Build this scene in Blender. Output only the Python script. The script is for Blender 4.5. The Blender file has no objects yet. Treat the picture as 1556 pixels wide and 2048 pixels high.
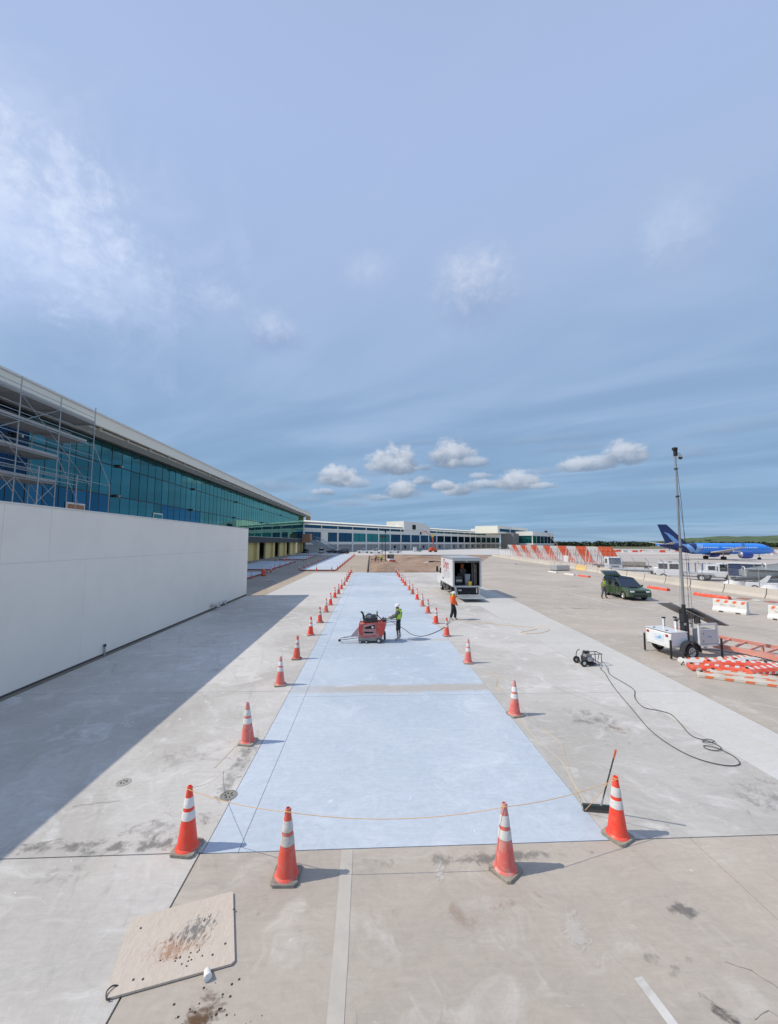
import bpy, bmesh, math, random
from mathutils import Vector, Matrix, noise
random.seed(11)
S = bpy.context.scene
R = math.radians
COL = S.collection

# ------------------------------------------------------------------ camera
cam = bpy.data.cameras.new('camera'); camo = bpy.data.objects.new('camera', cam); COL.objects.link(camo)
cam.sensor_fit = 'HORIZONTAL'; cam.sensor_width = 36.0; cam.lens = 36.0 * 773 / 1556
cam.clip_start = 0.05; cam.clip_end = 9000
PITCH, YAW, ROLL = R(4.487), R(2.7125), R(0.25)
_f = Vector((math.sin(YAW) * math.cos(PITCH), math.cos(YAW) * math.cos(PITCH), math.sin(PITCH)))
_r = Vector((math.cos(YAW), -math.sin(YAW), 0)); _u = _r.cross(_f)
_r2 = _r * math.cos(ROLL) + _u * math.sin(ROLL); _u2 = _u * math.cos(ROLL) - _r * math.sin(ROLL)
_m = Matrix((( _r2.x, _u2.x, -_f.x, 0), (_r2.y, _u2.y, -_f.y, 0), (_r2.z, _u2.z, -_f.z, 4.75), (0, 0, 0, 1)))
camo.matrix_world = _m
S.camera = camo
S.render.engine = 'CYCLES'
S.view_settings.view_transform = 'Standard'; S.view_settings.look = 'None'
S.view_settings.gamma = 1.0; S.view_settings.exposure = 0.22
try: S.view_settings.use_curve_mapping = False
except Exception: pass

# ------------------------------------------------------------------ sun and sky
SUN_EL = R(47); SUN_DIR = Vector((-0.998 * math.cos(SUN_EL), -0.05 * math.cos(SUN_EL), math.sin(SUN_EL)))
sun = bpy.data.lights.new('sun', 'SUN'); suno = bpy.data.objects.new('sun', sun); COL.objects.link(suno)
sun.energy = 3.0; sun.angle = R(0.55); sun.color = (1.0, 0.92, 0.79)
suno.rotation_euler = SUN_DIR.to_track_quat('Z', 'Y').to_euler()
suno.location = (-30, -10, 60)

W = bpy.data.worlds.new('World'); S.world = W; W.use_nodes = True
nt = W.node_tree; nt.nodes.clear()
def nd(t, **k):
    n = nt.nodes.new(t)
    for a, b in k.items(): setattr(n, a, b)
    return n
def lk(a, b): nt.links.new(a, b)
def mth(op, a, b=None, c=None, clamp=False):
    n = nt.nodes.new('ShaderNodeMath'); n.operation = op; n.use_clamp = clamp
    for i, v in enumerate((a, b, c)):
        if v is None: continue
        if isinstance(v, (int, float)): n.inputs[i].default_value = v
        else: nt.links.new(v, n.inputs[i])
    return n.outputs[0]
def mixc(f, a, b):
    n = nt.nodes.new('ShaderNodeMix'); n.data_type = 'RGBA'
    for sock, v in ((n.inputs[0], f), (n.inputs[6], a), (n.inputs[7], b)):
        if isinstance(v, (int, float)): sock.default_value = v
        elif isinstance(v, tuple): sock.default_value = (*v, 1)
        else: nt.links.new(v, sock)
    return n.outputs[2]
def sstep(v, lo, hi):
    n = nt.nodes.new('ShaderNodeMapRange'); n.interpolation_type = 'SMOOTHSTEP'
    n.inputs[1].default_value = lo; n.inputs[2].default_value = hi; nt.links.new(v, n.inputs[0])
    return n.outputs[0]
def nse(vec, scale, detail=4, rough=.55, dist=0.0):
    n = nt.nodes.new('ShaderNodeTexNoise'); n.inputs['Scale'].default_value = scale
    n.inputs['Detail'].default_value = detail; n.inputs['Roughness'].default_value = rough; n.inputs['Distortion'].default_value = dist
    if vec is not None: nt.links.new(vec, n.inputs['Vector'])
    return n.outputs[0]
def comb(x, y, z=0.0):
    n = nt.nodes.new('ShaderNodeCombineXYZ')
    for i, v in enumerate((x, y, z)):
        if isinstance(v, (int, float)): n.inputs[i].default_value = v
        else: nt.links.new(v, n.inputs[i])
    return n.outputs[0]
def ramp(f, stops):
    n = nt.nodes.new('ShaderNodeValToRGB'); e = n.color_ramp.elements
    while len(e) < len(stops): e.new(0.5)
    for i, (p, c) in enumerate(stops): e[i].position = p; e[i].color = (*c, 1)
    nt.links.new(f, n.inputs[0]); return n.outputs[0]
def build_sky():
    sky = nd('ShaderNodeTexSky', sky_type='NISHITA', sun_disc=False)
    sky.sun_elevation = SUN_EL; sky.sun_rotation = math.atan2(SUN_DIR.x, SUN_DIR.y)
    sky.air_density = 1.2; sky.dust_density = 1.5; sky.ozone_density = 1.5
    tc = nd('ShaderNodeTexCoord'); sp = nd('ShaderNodeSeparateXYZ'); lk(tc.outputs['Generated'], sp.inputs[0])
    x, y, z = sp.outputs
    az = mth('ARCTAN2', x, y); el = mth('ARCSINE', z)
    elp = mth('MAXIMUM', el, 0.0)
    veil = ramp(mth('DIVIDE', elp, 1.3), [(0.0, (.29, .44, .60)), (.035, (.19, .37, .58)), (.12, (.225, .37, .565)), (.24, (.275, .41, .61)),
                                           (.45, (.345, .46, .68)), (.65, (.37, .475, .715)), (1.0, (.34, .43, .65))])
    # high thin cloud seen in perspective
    den = mth('ADD', mth('MAXIMUM', z, 0.0), 0.10)
    px = mth('DIVIDE', x, den); py = mth('DIVIDE', y, den)
    ca, sa = math.cos(R(-38.4)), math.sin(R(-38.4))
    qx = mth('ADD', mth('MULTIPLY', px, ca), mth('MULTIPLY', py, sa)); qy = mth('SUBTRACT', mth('MULTIPLY', py, ca), mth('MULTIPLY', px, sa))
    n1 = nse(comb(mth('MULTIPLY', qx, .22), mth('MULTIPLY', qy, .8)), 1.3, 5, .55, .6)
    n2 = nse(comb(mth('MULTIPLY', qx, .4), mth('MULTIPLY', qy, .9), 3.0), 1.7, 4, .5, 1.0)
    st = mth('ADD', mth('MULTIPLY', n1, .65), mth('MULTIPLY', n2, .35))
    dark = sstep(st, .62, .36); lite = sstep(st, .47, .70)
    c = mixc(mth('MULTIPLY', mth('MULTIPLY', dark, sstep(el, .75, .12)), .55), veil, (.165, .27, .44))
    c = mixc(mth('MULTIPLY', lite, .30), c, (.48, .55, .74))
    # soft brightening over the bright patch of thin cloud on the left
    uv = comb(az, el)
    nA = nse(uv, 5.0, 7, .62, .8); nB = nse(uv, 17.0, 6, .65, .5); nC = nse(comb(mth('MULTIPLY', az, 1.0), mth('MULTIPLY', el, 1.6), 4.0), 34.0, 5, .6, .2)
    edge = mth('ADD', mth('MULTIPLY', nB, .65), mth('MULTIPLY', nC, .35))
    def puff(c, a0, e0, ra, rb, op, top, bot, soft, k, flat=2.0, w=edge):
        da = mth('DIVIDE', mth('SUBTRACT', az, a0), ra); de = mth('DIVIDE', mth('SUBTRACT', el, e0), rb)
        dn = mth('MULTIPLY', mth('MINIMUM', de, 0.0), flat - 1.0)
        dy = mth('ADD', de, dn)
        e = mth('SQRT', mth('ADD', mth('MULTIPLY', da, da), mth('MULTIPLY', dy, dy)))
        e = mth('ADD', e, mth('MULTIPLY', mth('SUBTRACT', w, .5), -k))
        m = sstep(e, 1.0 + soft * .35, 1.0 - soft)
        sh = sstep(mth('ADD', mth('ADD', de, mth('MULTIPLY', mth('SUBTRACT', w, .5), 2.2)), mth('MULTIPLY', da, -.18)), -.5, .95)
        return mixc(mth('MULTIPLY', m, op), c, mixc(sh, bot, top))
    WH, GR = (.60, .64, .72), (.175, .235, .34)
    # big bright veil of thin cloud, upper left of the building, with torn lower fringe
    c = puff(c, -.70, .56, .30, .20, .55, (.60, .68, .90), (.46, .56, .82), .95, 2.2, 1.0, nA)
    c = puff(c, -.78, .55, .20, .13, .62, (.78, .84, .96), (.56, .66, .88), .9, 3.0, 1.0, edge)
    c = puff(c, -.58, .51, .14, .075, .38, (.70, .77, .93), (.50, .6, .82), .9, 3.0, 1.0, edge)
    c = puff(c, -.615, .462, .035, .032, .5, (.62, .70, .86), (.48, .58, .78), .8, 1.6, 1.3)
    c = puff(c, -.395, .525, .06, .042, .6, (.58, .66, .85), (.36, .46, .68), .9, 2.0, 1.2)
    c = puff(c, -.255, .485, .085, .055, .8, (.52, .60, .78), (.27, .36, .57), .9, 1.6, 1.3)
    c = puff(c, -.01, .625, .07, .045, .65, (.54, .62, .80), (.38, .47, .70), .95, 1.6, 1.2)
    c = puff(c, .275, .575, .115, .10, .88, (.57, .64, .79), (.29, .39, .60), .85, 1.8, 1.3)
    c = puff(c, .715, .565, .075, .09, .65, (.53, .61, .78), (.36, .45, .66), .95, 1.6, 1.2)
    # the row of small cumulus over the terminal
    for a, e, ra, rb, op, w_ in [(-.244, .135, .075, .020, .6, 0), (-.165, .105, .06, .014, .55, 0), (-.058, .098, .06, .016, .6, 0), (.10, .118, .06, .013, .4, 0),
                              (-.088, .158, .052, .034, .95, 1), (-.035, .148, .03, .02, .6, 1), (.062, .200, .070, .046, .97, 1), (.05, .19, .06, .03, .6, 1),
                              (.205, .212, .062, .044, .95, 1), (.25, .198, .06, .018, .75, 1), (.078, .128, .046, .030, .92, 1), (.232, .130, .04, .022, .9, 1),
                              (.19, .142, .030, .017, .85, 1), (.30, .143, .07, .017, .75, 1), (.366, .145, .052, .030, .92, 1), (.53, .176, .080, .022, .85, 1),
                              (.60, .190, .042, .034, .88, 1), (.715, .182, .06, .018, .45, 0), (.66, .13, .09, .013, .35, 0), (.50, .22, .12, .012, .35, 0), (.135, .155, .028, .014, .7, 1), (-.12, .125, .03, .013, .7, 1), (.14, .19, .022, .014, .6, 1), (.43, .135, .03, .010, .6, 1), (.02, .112, .035, .011, .6, 1), (.285, .165, .03, .011, .6, 1), (.0, .175, .05, .010, .4, 0), (-.13, .17, .04, .010, .4, 0), (.13, .165, .06, .009, .35, 0), (.43, .17, .05, .010, .4, 0), (.33, .125, .08, .008, .4, 0), (-.02, .118, .06, .010, .5, 0), (.45, .245, .16, .014, .35, 0), (.12, .255, .2, .012, .25, 0), (.8, .22, .14, .02, .35, 0),
                              # the same kind of cloud goes on round the rest of the sky
                              (1.05, .17, .09, .035, .8, 1), (1.5, .2, .12, .045, .85, 1), (2.1, .16, .1, .035, .8, 1), (2.8, .2, .13, .04, .8, 1),
                              (-.9, .18, .1, .04, .8, 1), (-1.5, .16, .1, .035, .8, 1), (-2.2, .2, .12, .04, .8, 1)]:
        if w_: c = puff(c, a, e, ra * 1.08, rb * 1.08, op, WH, GR, .42, 2.3, 2.0)
        else: c = puff(c, a, e, ra, rb, op, (.32, .41, .56), (.19, .28, .43), .8, 1.8, 1.6)
    bg1 = nd('ShaderNodeBackground'); lk(sky.outputs[0], bg1.inputs[0]); bg1.inputs[1].default_value = 0.08
    bg2 = nd('ShaderNodeBackground'); lk(c, bg2.inputs[0]); bg2.inputs[1].default_value = 1.02
    mx = nd('ShaderNodeMixShader'); mx.inputs[0].default_value = .86; lk(bg1.outputs[0], mx.inputs[1]); lk(bg2.outputs[0], mx.inputs[2])
    out = nd('ShaderNodeOutputWorld'); lk(mx.outputs[0], out.inputs[0])
build_sky()
try:
    W.cycles.sampling_method = 'MANUAL'; W.cycles.sample_map_resolution = 1024
except Exception: pass

# ------------------------------------------------------------------ materials
MATS = {}
def mat(name, col, rough=.6, metal=0.0, var=.12, scale=2.5, bump=0.0, dirt=None, dirt_amt=0.0, dirt_scale=1.5, rnd=0.0, coat=0.0, world=False):
    global nt
    if name in MATS: return MATS[name]
    m = bpy.data.materials.new(name); m.use_nodes = True; nt = m.node_tree; nt.nodes.clear()
    o = nd('ShaderNodeOutputMaterial'); p = nd('ShaderNodeBsdfPrincipled'); lk(p.outputs[0], o.inputs[0])
    if world: v = nd('ShaderNodeNewGeometry').outputs['Position']
    else: v = nd('ShaderNodeTexCoord').outputs['Object']
    n = nse(v, scale, 5, .6, .3)
    a = tuple(x * (1 - var) for x in col); b = tuple(min(1, x * (1 + var)) for x in col)
    c = mixc(n, a, b)
    if dirt is not None:
        dn = nse(v, dirt_scale, 6, .65, .8)
        c = mixc(mth('MULTIPLY', sstep(dn, .42, .68), dirt_amt), c, dirt)
    if rnd > 0:
        oi = nd('ShaderNodeObjectInfo')
        hs = nd('ShaderNodeHueSaturation'); lk(c, hs.inputs['Color'])
        lk(mth('ADD', mth('MULTIPLY', oi.outputs['Random'], rnd * 2), 1 - rnd), hs.inputs['Value']); c = hs.outputs[0]
    lk(c, p.inputs['Base Color'])
    p.inputs['Roughness'].default_value = rough; p.inputs['Metallic'].default_value = metal
    if coat: p.inputs['Coat Weight'].default_value = coat; p.inputs['Coat Roughness'].default_value = .08
    if bump:
        bn = nd('ShaderNodeBump'); bn.inputs['Strength'].default_value = bump; bn.inputs['Distance'].default_value = .01
        lk(nse(v, scale * 12, 4, .6), bn.inputs['Height']); lk(bn.outputs[0], p.inputs['Normal'])
    MATS[name] = m; return m

def concrete(name, c1, c2, stain=(.12, .115, .11), stain_amt=.5, rust=None, rust_amt=.0, pale=(.6, .59, .57), pale_amt=.3, streak=(1.0, 1.0), grain=.10, extra=None, rough=.88, bump=.25, seed=0.0):
    global nt
    m = bpy.data.materials.new(name); m.use_nodes = True; nt = m.node_tree; nt.nodes.clear()
    o = nd('ShaderNodeOutputMaterial'); p = nd('ShaderNodeBsdfPrincipled'); lk(p.outputs[0], o.inputs[0])
    g = nd('ShaderNodeNewGeometry').outputs['Position']
    sp = nd('ShaderNodeSeparateXYZ'); lk(g, sp.inputs[0]); X, Y, Z = sp.outputs
    X0, Y0 = X, Y
    wx = nse(g, .55, 3, .6); wy = nse(comb(mth('ADD', X, 40.0), Y, Z), .55, 3, .6)
    X = mth('ADD', X, mth('MULTIPLY', wx, 1.6)); Y = mth('ADD', Y, mth('MULTIPLY', wy, 1.2))
    v = comb(mth('MULTIPLY', X, streak[0]), mth('MULTIPLY', Y, streak[1]), mth('ADD', Z, seed))
    big = nse(v, .16, 6, .6, .8); mid = nse(v, .9, 7, .65, 1.2); fine = nse(v, 9.0, 6, .7, .4); gr = nse(v, 150.0, 3, .7)
    c = mixc(sstep(big, .34, .66), c1, c2)
    c = mixc(mth('MULTIPLY', sstep(mid, .50, .74), pale_amt), c, pale)
    # long wiping marks and scuffs
    sv = comb(mth('MULTIPLY', X, .28), mth('MULTIPLY', Y, 2.6), mth('ADD', Z, 9 + seed)); sc = nse(sv, 1.1, 7, .7, .5)
    c = mixc(mth('MULTIPLY', sstep(sc, .56, .78), pale_amt * .9), c, pale)
    c = mixc(mth('MULTIPLY', sstep(sc, .46, .25), stain_amt * .45), c, tuple(x * 1.9 for x in stain))
    mid2 = nse(comb(mth('ADD', X, 31.0), mth('ADD', Y, 17.0), seed), 1.5, 9, .72, 1.6)
    c = mixc(mth('MULTIPLY', mth('MULTIPLY', sstep(mid2, .56, .78), sstep(big, .42, .62)), stain_amt), c, stain)
    spots = nse(comb(X, Y, seed + 5), 5.0, 5, .6, 1.0)
    c = mixc(mth('MULTIPLY', sstep(spots, .69, .76), stain_amt * .7), c, stain)
    spl = nse(comb(X, Y, seed + 15), 7.0, 4, .55, .6)
    c = mixc(mth('MULTIPLY', sstep(spl, .70, .77), pale_amt * 1.4), c, tuple(min(1, x * 1.15) for x in pale))
    if rust: c = mixc(mth('MULTIPLY', sstep(nse(v, .35, 6, .65, .9), .55, .75), rust_amt), c, rust)
    sc2 = nse(comb(mth('ADD', mth('MULTIPLY', X0, 2.2), mth('MULTIPLY', Y0, .9)), mth('SUBTRACT', mth('MULTIPLY', Y0, .34), mth('MULTIPLY', X0, .22)), seed + 21), 1.0, 6, .72, .8)
    c = mixc(mth('MULTIPLY', sstep(sc2, .57, .74), pale_amt * .55), c, pale); c = mixc(mth('MULTIPLY', sstep(sc2, .45, .30), stain_amt * .35), c, tuple(x * 1.7 for x in stain))
    if extra: c = extra(c, X0, Y0, mid)
    br = nse(comb(mth('MULTIPLY', X0, 1.2), mth('MULTIPLY', Y0, 7.0), seed + 2), 2.6, 7, .75, .6)
    hs = nd('ShaderNodeHueSaturation'); lk(c, hs.inputs['Color'])
    fine = mth('ADD', mth('MULTIPLY', fine, .55), mth('MULTIPLY', br, .6))
    val = mth('ADD', mth('MULTIPLY', mth('SUBTRACT', fine, .575), grain * 5.5), mth('MULTIPLY', mth('SUBTRACT', gr, .5), grain * 3.2))
    oi = nd('ShaderNodeObjectInfo')
    val = mth('ADD', val, mth('MULTIPLY', mth('SUBTRACT', oi.outputs['Random'], .5), .05))
    lk(mth('ADD', val, 1.0), hs.inputs['Value']); lk(hs.outputs[0], p.inputs['Base Color'])
    p.inputs['Roughness'].default_value = rough
    bn = nd('ShaderNodeBump'); bn.inputs['Strength'].default_value = bump; bn.inputs['Distance'].default_value = .006
    lk(mth('ADD', mth('MULTIPLY', fine, .7), mth('MULTIPLY', gr, .35)), bn.inputs['Height']); lk(bn.outputs[0], p.inputs['Normal'])
    return m

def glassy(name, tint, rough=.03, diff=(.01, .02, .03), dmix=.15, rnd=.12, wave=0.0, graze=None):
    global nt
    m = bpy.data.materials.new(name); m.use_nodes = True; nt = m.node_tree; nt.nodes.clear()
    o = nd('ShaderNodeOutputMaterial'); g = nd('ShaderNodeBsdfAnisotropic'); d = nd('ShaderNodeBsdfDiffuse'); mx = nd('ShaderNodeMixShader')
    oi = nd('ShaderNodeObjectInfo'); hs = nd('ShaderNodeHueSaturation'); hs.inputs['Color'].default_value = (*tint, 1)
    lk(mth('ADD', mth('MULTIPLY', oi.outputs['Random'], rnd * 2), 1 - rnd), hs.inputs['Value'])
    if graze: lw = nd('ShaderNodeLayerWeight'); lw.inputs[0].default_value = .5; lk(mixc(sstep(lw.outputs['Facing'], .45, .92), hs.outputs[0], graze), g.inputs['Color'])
    else: lk(hs.outputs[0], g.inputs['Color'])
    g.inputs['Roughness'].default_value = rough
    d.inputs['Color'].default_value = (*diff, 1); mx.inputs[0].default_value = dmix
    if wave:
        bn = nd('ShaderNodeBump'); bn.inputs['Strength'].default_value = wave; bn.inputs['Distance'].default_value = .05
        lk(nse(nd('ShaderNodeNewGeometry').outputs['Position'], .35, 2, .4), bn.inputs['Height']); lk(bn.outputs[0], g.inputs['Normal'])
    lk(g.outputs[0], mx.inputs[1]); lk(d.outputs[0], mx.inputs[2]); lk(mx.outputs[0], o.inputs[0])
    return m

# ------------------------------------------------------------------ mesh helpers
class MB:
    def __init__(s): s.v = []; s.f = []
    def add(s, vs, fs):
        k = len(s.v); s.v += [tuple(p) for p in vs]; s.f += [tuple(i + k for i in f) for f in fs]; return s
    def box(s, x0, x1, y0, y1, z0, z1):
        return s.add([(x0, y0, z0), (x1, y0, z0), (x1, y1, z0), (x0, y1, z0), (x0, y0, z1), (x1, y0, z1), (x1, y1, z1), (x0, y1, z1)],
                     [(0, 3, 2, 1), (4, 5, 6, 7), (0, 1, 5, 4), (1, 2, 6, 5), (2, 3, 7, 6), (3, 0, 4, 7)])
    def obox(s, c, size, rot=(0, 0, 0)):
        from mathutils import Euler
        M = Euler(rot).to_matrix(); hx, hy, hz = [a / 2 for a in size]; c = Vector(c)
        vs = [c + M @ Vector((x * hx, y * hy, z * hz)) for z in (-1, 1) for x, y in ((-1, -1), (1, -1), (1, 1), (-1, 1))]
        return s.add(vs, [(0, 3, 2, 1), (4, 5, 6, 7), (0, 1, 5, 4), (1, 2, 6, 5), (2, 3, 7, 6), (3, 0, 4, 7)])
    def prism(s, poly, a, b, axis='x'):
        n = len(poly)
        def P(u, w, t): return {'x': (t, u, w), 'y': (u, t, w), 'z': (u, w, t)}[axis]
        return s.add([P(u, w, a) for u, w in poly] + [P(u, w, b) for u, w in poly],
                     [tuple(range(n))[::-1], tuple(range(n, 2 * n))] + [(i, (i + 1) % n, n + (i + 1) % n, n + i) for i in range(n)])
    def loft(s, rings, cap=True):
        n = len(rings[0]); k = []
        vs = [p for r in rings for p in r]; fs = []
        for j in range(len(rings) - 1):
            for i in range(n): fs.append((j * n + i, j * n + (i + 1) % n, (j + 1) * n + (i + 1) % n, (j + 1) * n + i))
        if cap: fs += [tuple(range(n))[::-1], tuple(range((len(rings) - 1) * n, len(rings) * n))]
        return s.add(vs, fs)
    def tube(s, pts, r, n=6, cap=True):
        pts = [Vector(p) for p in pts]; rr = r if isinstance(r, (list, tuple)) else [r] * len(pts); rings = []; prev = None
        for i, p in enumerate(pts):
            d = (pts[min(i + 1, len(pts) - 1)] - pts[max(i - 1, 0)]).normalized()
            if prev is None: a = d.orthogonal().normalized()
            else:
                a = prev - d * prev.dot(d); a = a.normalized() if a.length > 1e-6 else d.orthogonal().normalized()
            prev = a; b = d.cross(a)
            rings.append([p + (a * math.cos(t) + b * math.sin(t)) * rr[i] for t in [2 * math.pi * k / n for k in range(n)]])
        return s.loft(rings, cap)
    def lathe(s, prof, n=16, c=(0, 0, 0), axis='z', cap=True):
        c = Vector(c); rings = []
        for r, z in prof:
            ring = []
            for k in range(n):
                t = 2 * math.pi * k / n; a, b = r * math.cos(t), r * math.sin(t)
                ring.append(c + Vector({'z': (a, b, z), 'x': (z, a, b), 'y': (b, z, a)}[axis]))
            rings.append(ring)
        return s.loft(rings, cap)
    def sheet(s, poly, z):
        return s.add([(x, y, z) for x, y in poly], [tuple(range(len(poly)))])
    def build(s, name, m, parent=None, loc=(0, 0, 0), bevel=0.0, smooth=False, rz=0.0, ngon=False):
        me = bpy.data.meshes.new(name); me.from_pydata(s.v, [], s.f)
        bm = bmesh.new(); bm.from_mesh(me); bmesh.ops.recalc_face_normals(bm, faces=bm.faces)
        if len(bm.faces) and all(abs(f.normal.z) > .99 for f in bm.faces):
            for f in bm.faces:
                if f.normal.z < 0: f.normal_flip()
        if smooth:
            for f in bm.faces: f.smooth = True
            for e in bm.edges:
                if len(e.link_faces) == 2 and e.calc_face_angle(0) > R(38): e.smooth = False
        bm.to_mesh(me); bm.free(); me.materials.append(m)
        return link(name, me, parent, loc, bevel, rz)
def link(name, me, parent=None, loc=(0, 0, 0), bevel=0.0, rz=0.0):
    o = bpy.data.objects.new(name, me); COL.objects.link(o); o.location = loc; o.rotation_euler = (0, 0, rz)
    if parent is not None: o.parent = parent
    if bevel:
        b = o.modifiers.new('bevel', 'BEVEL'); b.width = bevel; b.segments = 2; b.limit_method = 'ANGLE'; b.angle_limit = R(40)
    return o
def tag(o, label, cat, group=None):
    o['label'] = label; o['category'] = cat
    if group: o['group'] = group
    return o
def thing(name, label, cat, loc=(0, 0, 0), rz=0.0, group=None):
    o = bpy.data.objects.new(name, None); COL.objects.link(o); o.location = loc; o.rotation_euler = (0, 0, rz)
    return tag(o, label, cat, group)
def struct(o, kind='structure'): o['kind'] = kind; return o
KIDS = {}
def kids(o): return [c for c in bpy.data.objects if c.parent == o]
def tree_of(o): return (o, [tree_of(c) for c in kids(o)])
def dup_tree(t, parent=None):
    o, ch = t; c = o.copy(); COL.objects.link(c)
    if parent is not None: c.parent = parent; LASTK.append(c)
    else: LASTK.clear()
    for k in ch: dup_tree(k, c)
    return c
LASTK = []
def kids_of(c): return [k for k in LASTK if k.parent == c]
def dup(t, loc, rz, label, group=None):
    c = dup_tree(t); c.location = loc; c.rotation_euler = (0, 0, rz)
    if 'cone' in label:
        ra_, rb_ = R(random.uniform(-2.0, 2.0)), R(random.uniform(-2.0, 2.0))
        for k_ in kids_of(c):
            if not k_.name.startswith('base'): k_.rotation_euler = (ra_, rb_, 0); c['label'] = label
    if group: c['group'] = group
    return c
def text_mesh(body, size, name, m, parent, M, shear=0.0, ext=.002):
    cu = bpy.data.curves.new(name, 'FONT'); cu.body = body; cu.size = size; cu.extrude = ext; cu.shear = shear; cu.align_x = 'CENTER'; cu.align_y = 'CENTER'; cu.resolution_u = 3
    cu.offset = size * .012
    to = bpy.data.objects.new(name, cu); COL.objects.link(to)
    dg = bpy.context.evaluated_depsgraph_get(); me = bpy.data.meshes.new_from_object(to.evaluated_get(dg))
    bpy.data.objects.remove(to); me.transform(M); me.materials.clear(); me.materials.append(m)
    return link(name, me, parent)

# ------------------------------------------------------------------ palette
M_TAN = concrete('tan_concrete', (.47, .41, .345), (.395, .35, .30), stain=(.15, .14, .13), stain_amt=.58, rust=(.40, .27, .21), rust_amt=.18, pale=(.58, .545, .49), pale_amt=.62, seed=1)
M_GREY = concrete('weathered_grey_concrete', (.42, .395, .36), (.55, .525, .49), stain=(.17, .165, .155), stain_amt=.9, rust=(.44, .36, .28), rust_amt=.20, pale=(.66, .645, .62), pale_amt=.75, seed=2)
M_LIGHT = concrete('new_light_concrete', (.55, .53, .50), (.50, .485, .46), stain=(.25, .24, .23), stain_amt=.15, pale=(.60, .60, .605), pale_amt=.32, seed=3)
M_BRIGHT = concrete('pale_strip_concrete', (.555, .54, .50), (.51, .495, .46), stain=(.28, .27, .26), stain_amt=.2, pale=(.60, .61, .63), pale_amt=.4, seed=4)
def slab_extra(c, X, Y, mid):
    w = mth('MULTIPLY', mth('SUBTRACT', mid, .5), .55)
    y = mth('ADD', Y, w)
    b = mth('MULTIPLY', sstep(y, 12.55, 12.85), sstep(y, 13.45, 13.15))
    b = mth('MULTIPLY', b, mth('ADD', .35, mth('MULTIPLY', sstep(X, -2.3, -.8), .5)))
    c = mixc(b, c, (.42, .385, .345))
    b2 = mth('MULTIPLY', mth('MULTIPLY', sstep(y, 18.9, 19.1), sstep(y, 19.6, 19.3)), sstep(X, 1.2, 2.2))
    return mixc(mth('MULTIPLY', b2, .7), c, (.46, .44, .40))
M_SLAB = concrete('sky_tinted_cured_concrete', (.395, .46, .53), (.485, .54, .605), stain=(.36, .405, .455), stain_amt=.45, pale=(.57, .61, .67), pale_amt=.65, grain=.11, extra=slab_extra, bump=.3, seed=5)  # reflected sky blue and soft cloud reflections are put into these colours
M_JOINT = mat('dark_joint_filler', (.19, .18, .16), .9, var=.3, world=True)
M_DUST = concrete('dusty_brown_ground', (.27, .235, .20), (.33, .29, .245), stain=(.12, .105, .09), stain_amt=.6, rust=(.42, .34, .26), rust_amt=.4, pale=(.44, .40, .35), pale_amt=.5, seed=6)
M_SAND = concrete('pale_sand', (.42, .35, .27), (.36, .295, .225), stain=(.2, .155, .115), stain_amt=.4, pale=(.52, .45, .36), pale_amt=.5, seed=7, bump=.6)
M_DIRT = concrete('brown_dug_earth', (.25, .155, .10), (.37, .255, .18), stain=(.11, .07, .05), stain_amt=.8, rust=(.42, .33, .25), rust_amt=.6, pale=(.45, .36, .28), pale_amt=.6, streak=(.35, 1.1), grain=.2, seed=8, bump=.9)
M_FARC = concrete('far_pale_concrete', (.56, .54, .51), (.50, .485, .46), stain=(.3, .28, .26), stain_amt=.3, pale=(.64, .62, .6), pale_amt=.3, seed=9)
M_TAXI = concrete('taxiway_concrete', (.45, .40, .36), (.50, .455, .41), stain=(.22, .19, .17), stain_amt=.45, rust=(.45, .30, .23), rust_amt=.35, pale=(.58, .54, .5), pale_amt=.3, seed=10)
M_GRASS = mat('dry_airfield_grass', (.12, .125, .055), .95, var=.35, scale=.02, dirt=(.26, .21, .14), dirt_amt=.8, dirt_scale=.01, world=True)
M_WALL = mat('off_white_wall_paint', (.87, .81, .72), .75, var=.025, scale=.4, bump=.05, dirt=(.74, .69, .62), dirt_amt=.25, dirt_scale=.5, world=True)
M_CAP = mat('wall_cap_metal', (.72, .70, .66), .5, var=.08)
M_ORANGE = mat('orange_cone_plastic', (.90, .062, .032), .45, var=.08, scale=6, dirt=(.72, .22, .14), dirt_amt=.35, dirt_scale=7, rnd=.06)
M_ORANGE_W = mat('worn_orange_cone_plastic', (.74, .10, .065), .6, var=.12, scale=8, dirt=(.38, .28, .25), dirt_amt=.85, dirt_scale=3.5, rnd=.08)
M_ORANGE_F = mat('faded_pink_cone_plastic', (.76, .16, .13), .65, var=.12, scale=8, dirt=(.62, .46, .43), dirt_amt=.95, dirt_scale=4, rnd=.08)
M_COLLAR = mat('white_reflective_collar', (.72, .71, .69), .4, var=.06, scale=8, dirt=(.50, .46, .43), dirt_amt=.4, dirt_scale=6, rnd=.1)
M_COLLAR_W = mat('dirty_reflective_collar', (.62, .60, .57), .5, var=.1, scale=8, dirt=(.36, .33, .31), dirt_amt=.65, dirt_scale=6, rnd=.15)
M_BASE = mat('dusty_rubber_base', (.25, .24, .21), .85, var=.3, scale=9, dirt=(.05, .05, .05), dirt_amt=.5, dirt_scale=8, rnd=.2, bump=.4)
M_BASE2 = mat('concrete_caked_rubber_base', (.36, .34, .28), .9, var=.3, scale=9, dirt=(.14, .12, .09), dirt_amt=.6, dirt_scale=6, rnd=.15, bump=.5)
M_BLACK = mat('black_rubber', (.022, .022, .024), .75, var=.25, scale=6)
M_DARK = mat('dark_grimy_metal', (.055, .055, .058), .5, .4, var=.4, scale=12, dirt=(.22, .2, .18), dirt_amt=.4, dirt_scale=9)
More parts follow.
